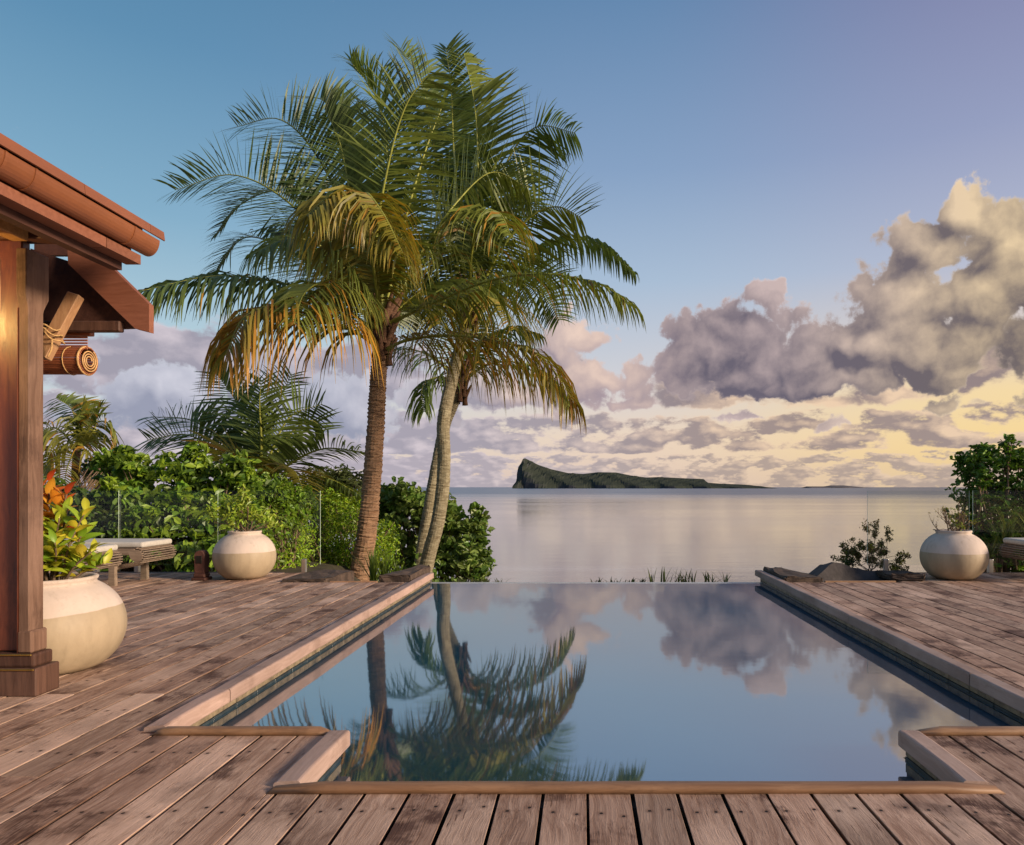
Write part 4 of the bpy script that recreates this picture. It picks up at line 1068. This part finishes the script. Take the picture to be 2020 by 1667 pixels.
twiggy('potted_plant', (pr_.location.x, pr_.location.y, pr_['top']), 'nearly bare branching plant in the right pot', 'plant', 11, .19, 50, .03, (.20, .17, .03), 44, .8, None, .010)
twiggy('potted_plant', (pr_.location.x + .14, pr_.location.y, pr_['top']), 'leafy yellow-green sprig at the right side of the right pot', 'plant', 2, .17, 90, .045, (.16, .19, .03), 45, .75, None, .007)

def leafy_plant(name, base, stems, label, cols, leaf_len, seed, per=11, whorl=True):
    """plant with large single leaves, each leaf its own object"""
    rs = random.Random(seed); root = tag(empty(name, base), label, 'plant')
    meshes = []
    for k, c in enumerate(cols):
        bm = bmesh.new(); n = 7; rows = []
        for i in range(n + 1):
            t = i / n; w = .19 * math.sin(math.pi * min(1, t ** .8 * .97 + .02)) ** .8; z = .10 * math.sin(t * 2.2) - .22 * t * t
            rows.append([bm.verts.new((-w, t, z + w * .35)), bm.verts.new((0, t, z)), bm.verts.new((w, t, z + w * .35))])
        for a, b in zip(rows, rows[1:]):
            bm.faces.new((a[0], a[1], b[1], b[0])); bm.faces.new((a[1], a[2], b[2], b[1]))
        me = bpy.data.meshes.new('leaf'); bm.to_mesh(me); bm.free(); me.shade_smooth()
        at = me.color_attributes.new('tint', 'FLOAT_COLOR', 'POINT')
        for i, d in enumerate(at.data):
            f = 1.15 if i % 3 == 1 else .92
            d.color = (c[0] * f, c[1] * f, c[2] * f, 1)
        me.materials.append(M['leaf']); meshes.append(me)
    for (dx, dy, hh) in stems:
        p0 = Vector((dx * .25, dy * .25, 0)); p1 = Vector((dx, dy, hh))
        path = spline([p0, p0.lerp(p1, .5) + Vector((rs.gauss(0, .015), rs.gauss(0, .015), .02)), p1], 12)
        tube('stem', path, lambda t: .009 * (1 - .5 * t), M['twig'], root, 6)
        for q in range(per):
            t = .28 + .72 * (q / (per - 1)); p = path[min(12, int(t * 12))]
            az = q * 2.4 + rs.gauss(0, .3); el = R(-5 + 62 * t + rs.gauss(0, 12))
            o = bpy.data.objects.new('leaf', rs.choice(meshes)); C.objects.link(o); o.parent = root
            o.location = p; s = leaf_len * rs.uniform(.75, 1.15) * (.75 if t > .95 else 1)
            o.rotation_euler = (el, rs.gauss(0, .35), az); o.scale = (s, s, s)
    return root
leafy_plant('croton_plant', (-3.20, 4.28, pn['top']), [(-.26, -.05, .30), (-.16, -.12, .42), (-.03, -.1, .36), (.08, -.05, .40), (.16, .05, .34), (.02, .1, .46), (.27, -.05, .20), (-.22, .1, .40), (-.08, .02, .26), (.3, .02, .12), (.12, -.14, .26), (-.1, -.16, .2), (.2, .0, .44)],
            'glossy yellow-green leafy plant in the large near pot', [(.28, .40, .03), (.20, .34, .025), (.36, .44, .03), (.46, .46, .035), (.60, .50, .04)], .135, 51, per=17)
leafy_plant('croton_plant', (-3.30, 4.36, pn['top']), [(.02, .0, .62), (-.06, .05, .58), (.10, .04, .54)],
            'orange and red leaved croton rising behind the green plant by the post', [(.52, .12, .015), (.60, .22, .02), (.38, .05, .012), (.62, .30, .03)], .14, 52, per=16)

# ------------------------------------------------------------------ loungers and bollard
def lounger(loc, sgn, label):
    """foot end at loc, body runs towards sgn*X"""
    t = tag(empty('sun_lounger', loc), label, 'sun lounger', 'sun loungers on the deck')
    W = .62; Ln = 1.9; s = sgn
    def bx(n, x0, x1, y0, y1, z0, z1, m, b=.006, sg=2):
        a, c = sorted((s * x0, s * x1)); return boxo(n, a, c, y0, y1, z0, z1, m, t, b, sg)
    bx('cushion', .04, Ln, -W / 2 + .02, W / 2 - .02, .425, .490, M['cushion'], .025, 3)
    for y in (-W / 2, W / 2 - .035): bx('side_rail', .12, Ln, y, y + .035, .345, .418, M['lounger'])
    # curved slatted foot: slats round a quarter scroll
    for k in range(9):
        a = k / 8 * R(150); cx, cz = .10 - math.sin(a) * .085, .335 + math.cos(a) * .085
        bm = bmesh.new(); bar(bm, (s * cx, -W / 2, cz), (s * cx, W / 2, cz), .020, .014)
        obj('slat', bm, M['lounger'], t)
    for y in (-W / 2 - .001, W / 2 - .034):
        bm = bmesh.new(); pts = [(s * (.10 - math.sin(R(a)) * .07), .335 + math.cos(R(a)) * .07) for a in range(0, 181, 20)] + [(s * .16, .30), (s * .2, .40)]
        prism(bm, pts, 'y', y, y + .035); obj('scroll_end', bm, M['lounger'], t)
    for x in (.38, 1.62):
        for y in (-W / 2 - .003, W / 2 - .047):
            bm = bmesh.new(); pts = [(s * (x - .05), .345), (s * (x + .05), .345), (s * (x + .022), .17), (s * (x + .03), 0), (s * (x - .045), 0), (s * (x - .04), .17)]
            prism(bm, pts, 'y', y, y + .05); obj('leg', bm, M['lounger'], t)
        bm = bmesh.new(); bar(bm, (s * x, -W / 2 + .05, .2), (s * x, W / 2 - .05, .2), .03, .05); obj('stretcher', bm, M['lounger'], t)
    return t
lounger((PX(318, 8.16), 8.17, 0), -1, 'wooden sun lounger with pale cushion nearest the left glass fence')
lounger((PX(206, 7.3), 7.3, 0), -1, 'wooden sun lounger half hidden behind the leafy plant')
lounger((PX(1999, 8.3), 8.3, 0), 1, 'wooden sun lounger cut off by the right edge of the photo')

def bollard():
    t = tag(empty('path_light', (PX(398, 8.42), 8.42, 0)), 'short dark bollard light with rounded top left of the far pot', 'bollard')
    boxo('base', -.085, .085, -.085, .085, 0, .035, M['dark_beam'], t, .008)
    boxo('collar', -.068, .068, -.068, .068, .035, .085, M['dark_beam'], t, .012)
    bm = bmesh.new(); pts = [(-.058, .085), (.058, .085), (.062, .29)] + [(.062 * math.cos(R(a)), .29 + .062 * math.sin(R(a))) for a in range(15, 180, 15)] + [(-.062, .29)]
    prism(bm, pts, 'y', -.058, .058); bmesh.ops.bevel(bm, geom=bm.edges[:], offset=.005, segments=1, affect='EDGES')
    obj('body', bm, M['dark_beam'], t)
    boxo('louvre', -.035, .035, -.066, -.059, .20, .29, M['lantern_metal'], t, .003)
bollard()

# ------------------------------------------------------------------ veranda of the house
house = tag(empty('house', (-3.3, 3.8, 0)), 'timber veranda corner of a house with terracotta gutter and carved post', 'house')
def hp(o): o.parent = house; o.matrix_parent_inverse = Matrix.Translation(-house.location); return o
def hbox(n, x0, x1, y0, y1, z0, z1, m, b=.005, s=1): return hp(boxo(n, x0, x1, y0, y1, z0, z1, m, None, b, s))
# wall: vertical boards
xb = -2.992
while xb > -5.2:
    w = random.uniform(.17, .2); hbox('wall_board', xb - w + .003, xb, 3.785, 3.845, .225, 2.42, M['house'], .006); xb -= w
bm = bmesh.new()
prism(bm, [(3.752, .225), (3.856, .225), (3.856, 2.04), (3.862, 2.06), (3.896, 2.12), (3.896, 2.36), (3.735, 2.36), (3.735, 2.12), (3.752, 2.05)], 'x', -2.985, -2.930)
bmesh.ops.bevel(bm, geom=bm.edges[:], offset=.004, segments=1, affect='EDGES')
post = hp(obj('post', bm, M['post'], None))
hbox('post_cover', -2.9895, -2.9862, 3.748, 3.784, .225, 2.05, M['house'], 0)
hbox('post_foot', -2.988, -2.912, 3.746, 3.862, .222, .34, M['post'], .008)
hbox('plinth', -5.2, -2.868, 3.72, 3.892, .0, .148, M['plinth'], .006)
hbox('plinth_step', -5.2, -2.892, 3.736, 3.876, .149, .221, M['plinth'], .012, 2)
hbox('brass_strip', -5.2, -2.90, 3.728, 3.735, .212, .222, M['brass'], .002)
hbox('brass_strip', -5.2, -2.875, 3.711, 3.7185, .138, .148, M['brass'], .002)
# eaves: roof slab sloping up to the left, gutter and flashing along Y
def along_y(name, prof, y0, y1, m, smooth=False, bev=0):
    bm = bmesh.new(); prism(bm, prof, 'y', y0, y1)
    return hp(obj(name, bm, m, None, smooth))
EX, EZ = -2.32, 2.515
sl = math.tan(R(17))
def roofz(x): return EZ + (EX - x) * sl
for k in range(14):
    y0 = -1.0 + k * .345
    along_y('soffit_board', [(EX - .15, roofz(EX - .15) - .075), (-4.9, roofz(-4.9) - .075), (-4.9, roofz(-4.9) - .055), (EX - .15, roofz(EX - .15) - .055)], y0, y0 + .341, M['soffit'])
along_y('roof_sheet', [(EX - .10, roofz(EX - .10) - .05), (-4.9, roofz(-4.9) - .05), (-4.9, roofz(-4.9) - .02), (EX - .10, roofz(EX - .10) - .02)], -1.0, 3.90, M['roof_paint'])
for y0, y1 in ((-1.0, .6), (.603, 2.15), (2.153, 3.30), (3.303, 3.80), (3.803, 3.93)):
    along_y('flashing', [(EX - .14, EZ + .030), (EX + .000, EZ - .004), (EX + .006, EZ - .052), (EX + .000, EZ - .054), (EX - .006, EZ - .010), (EX - .14, EZ + .022)], y0, y1, M['roof_paint'])
GX, GZ, GR = EX - .072, EZ - .058, .062
gp = [(GX + GR * math.cos(R(a)), GZ + .088 * math.sin(R(a))) for a in range(180, 361, 12)]
gin = [(GX + (GR - .005) * math.cos(R(a)), GZ + .083 * math.sin(R(a))) for a in range(360, 179, -12)]
gt = along_y('gutter', gp + gin, -1.0, 3.90, M['roof_paint'])
hp(obj('gutter_end', prism(bmesh.new(), gp, 'y', 3.90, 3.908), M['roof_paint'], None))
for y in (.55, 1.7, 2.86, 3.02, 3.69):
    go = [(GX + (GR + .004) * math.cos(R(a)), GZ + .092 * math.sin(R(a))) for a in range(178, 366, 12)]
    gi = [(GX + (GR + .0005) * math.cos(R(a)), GZ + .0885 * math.sin(R(a))) for a in range(362, 180, -12)]
    along_y('gutter_bracket', go + gi, y, y + .014, M['roof_paint'])
for y0, y1 in ((-1.0, .9), (.905, 2.6), (2.605, 3.58), (3.585, 3.86)):
    along_y('fascia', [(EX - .165, EZ - .205), (EX - .085, EZ - .205), (EX - .085, EZ - .155), (EX - .137, EZ - .150), (EX - .137, EZ - .06), (EX - .165, EZ - .06)], y0, y1, M['barge'])
along_y('fascia_backing', [(EX - .22, EZ - .245), (EX - .168, EZ - .245), (EX - .168, EZ - .06), (EX - .22, EZ - .06)], -1.0, 3.83, M['dark_beam'])
# rafters under the soffit and beams on the post
for y in (.4, 1.2, 2.0, 2.8, 3.55):
    along_y('rafter', [(EX - .23, roofz(EX - .23) - .16), (-4.8, roofz(-4.8) - .16), (-4.8, roofz(-4.8) - .078), (EX - .23, roofz(EX - .23) - .078)], y, y + .06, M['dark_beam'])
hbox('top_beam', -5.2, -2.70, 3.76, 3.86, 2.42, 2.54, M['dark_beam'], .006)
hbox('side_beam', -3.02, -2.93, -1.0, 3.755, 2.40, 2.55, M['soffit'], .006)  # golden soffit colour stands in for lamp glow on this beam
# end rafter that closes the verge below the soffit
along_y('verge_rafter', [(-2.52, 2.335), (-2.52, 2.46), (-4.9, roofz(-4.9) - .08), (-4.9, roofz(-4.9) - .17)], 3.862, 3.90, M['dark_beam'])
hbox('corner_bracket', -3.12, -2.905, 3.50, 3.56, 1.95, 2.27, M['brace'], .03, 3)
hbox('bracket_arm', -3.14, -2.93, 3.505, 3.555, 2.272, 2.398, M['dark_beam'], .006)
# lower roof end behind: barge board, soffit and closing panel
def pxz(pts, Y): return [((px - CX) / F * Y, H - (py - CY) / F * Y) for px, py in pts]
YBg = 4.10
along_y('barge_board', pxz([(133, 488), (180, 488), (294, 600), (294, 655), (266, 648), (134, 520)], YBg), YBg, YBg + .045, M['barge'])
YBk = 4.15
along_y('closing_panel', pxz([(60, 656), (268, 647), (262, 632), (150, 520), (60, 490)], YBk), YBk, YBk + .025, M['dark_beam'])
along_y('closing_board', pxz([(60, 500), (150, 500), (150, 470), (60, 470)], YBk), YBk + .028, YBk + .06, M['dark_beam'])
hbox('tie_beam', -3.6, PX(240, 4.12), 4.10, 4.147, PZ(655, 4.12), PZ(634, 4.12), M['plinth'], .006)
bm = bmesh.new(); bar(bm, P(84, 706, 3.93), P(150, 582, 4.02), .07, .055, (0, 1, 0)); hp(obj('brace', bm, M['brace'], None))
def rope():
    c0, c1 = P(92, 668, 3.93), P(110, 640, 3.95)
    for k in range(3):
        c = P(99 + 3.5 * k, 646 + 9 * k, 3.935); pts = []
        for a in range(0, 361, 20):
            pts.append(c + Vector((math.cos(R(a)) * .048, math.sin(R(a)) * .048, math.cos(R(a)) * .048 * (-.3 - .22 * k) + .008 * math.sin(R(3 * a + 60 * k)))))
        hp(tube('rope_coil', pts, .0048, M['rope'], None, 6))
    hp(tube('rope_coil', spline([P(103, 670, 3.88), P(101, 690, 3.88), P(94, 705, 3.87)], 8), .005, M['rope'], None, 6))
rope()
def blind():
    Yb = 4.16; x1 = PX(176, Yb); x0 = x1 - 1.0; zc = PZ(712, Yb); rr = .076
    t = tag(empty('bamboo_blind', (x0, Yb, zc)), 'half rolled-up reddish bamboo blind hanging beside the veranda post', 'blind')
    o = Vector((x0, Yb, zc))
    boxo('head_rail', 0, x1 - x0 + .02, -.02, .02, PZ(663, Yb) - zc, PZ(650, Yb) - zc, M['bamboo'], t, .004)
    z = PZ(664, Yb) - zc - .008
    while z > rr - .01:
        bm = bmesh.new(); bar(bm, (0, -.012, z), (x1 - x0, -.012, z), .006, .010, bev=.002); obj('slat', bm, M['bamboo'], t); z -= .0165
    # the roll: slats laid on an outer drum, plus a spiral seen on the end
    n = 34
    for k in range(n):
        a = 2 * math.pi * k / n; r_ = rr * (1 + .012 * math.sin(k * 2.1))
        bm = bmesh.new(); m = Vector((0, math.cos(a) * r_, math.sin(a) * r_))
        bar(bm, m, m + Vector((x1 - x0, 0, 0)), .0125, .007, up=(0, math.cos(a), math.sin(a)), bev=.002); obj('slat', bm, M['bamboo'], t)
    pts = []
    for k in range(96):
        a = k / 96 * 2 * math.pi * 3.2; r_ = .02 + (rr - .008 - .02) * k / 96; pts.append(Vector((x1 - x0 + .001, math.cos(a) * r_, math.sin(a) * r_)))
    tube('roll_edge', pts, .0042, M['bamboo_end'], t, 6)
    bm = bmesh.new(); ring = []
    tube('roll_rim', [Vector((x1 - x0 - .012, math.cos(R(a)) * (rr + .004), math.sin(R(a)) * (rr + .004))) for a in range(0, 361, 12)], .007, M['bamboo_end'], t, 6)
    for f in (.25, .62, .9):
        xx = (x1 - x0) * f
        tube('cord', [Vector((xx, math.cos(R(a)) * (rr + .006), math.sin(R(a)) * (rr + .006))) for a in range(0, 361, 20)], .003, M['rope'], t, 5)
blind()
def lantern(loc, power, label, top):
    t = tag(empty('hanging_lantern', loc), label, 'lantern')
    boxo('hanger', -.006, .006, -.006, .006, .125, top - loc[2], M['lantern_metal'], t, 0)
    boxo('cross_bar', -.062, .062, -.006, .006, .113, .124, M['lantern_metal'], t, .002)
    for q in (-1, 1): boxo('top_rim', q * .062 - .006, q * .062 + .006, -.068, .068, .10, .112, M['lantern_metal'], t, .002)
    boxo('base', -.06, .06, -.06, .06, -.12, -.10, M['lantern_metal'], t, .004)
    for sx in (-1, 1):
        for sy in (-1, 1): boxo('corner_bar', sx * .05 - .005, sx * .05 + .005, sy * .05 - .005, sy * .05 + .005, -.10, .10, M['lantern_metal'], t, 0)
    m, g, bs = new_mat('lamp_bulb'); bs.inputs['Emission Color'].default_value = (1, .62, .22, 1); bs.inputs['Emission Strength'].default_value = 8
    bm = bmesh.new(); bmesh.ops.create_uvsphere(bm, u_segments=14, v_segments=10, radius=.03); obj('bulb', bm, m, t, True)
    ld = bpy.data.lights.new('lamp_light', 'POINT'); ld.energy = power; ld.color = (1.0, .60, .18); ld.shadow_soft_size = .04
    lo = bpy.data.objects.new('lamp_light', ld); C.objects.link(lo); lo.parent = t; lo.location = (0, -.0, -.02)
lantern((-3.55, 3.38, 2.10), 70, 'small lit lantern hanging under the eaves before the veranda wall', 2.72)
lantern((-4.55, 4.6, 1.75), 16, 'small lit lantern hanging behind the veranda wall', 2.45)
hbox('rear_beam', -5.2, -4.0, 4.56, 4.64, 2.44, 2.54, M['dark_beam'], .006)
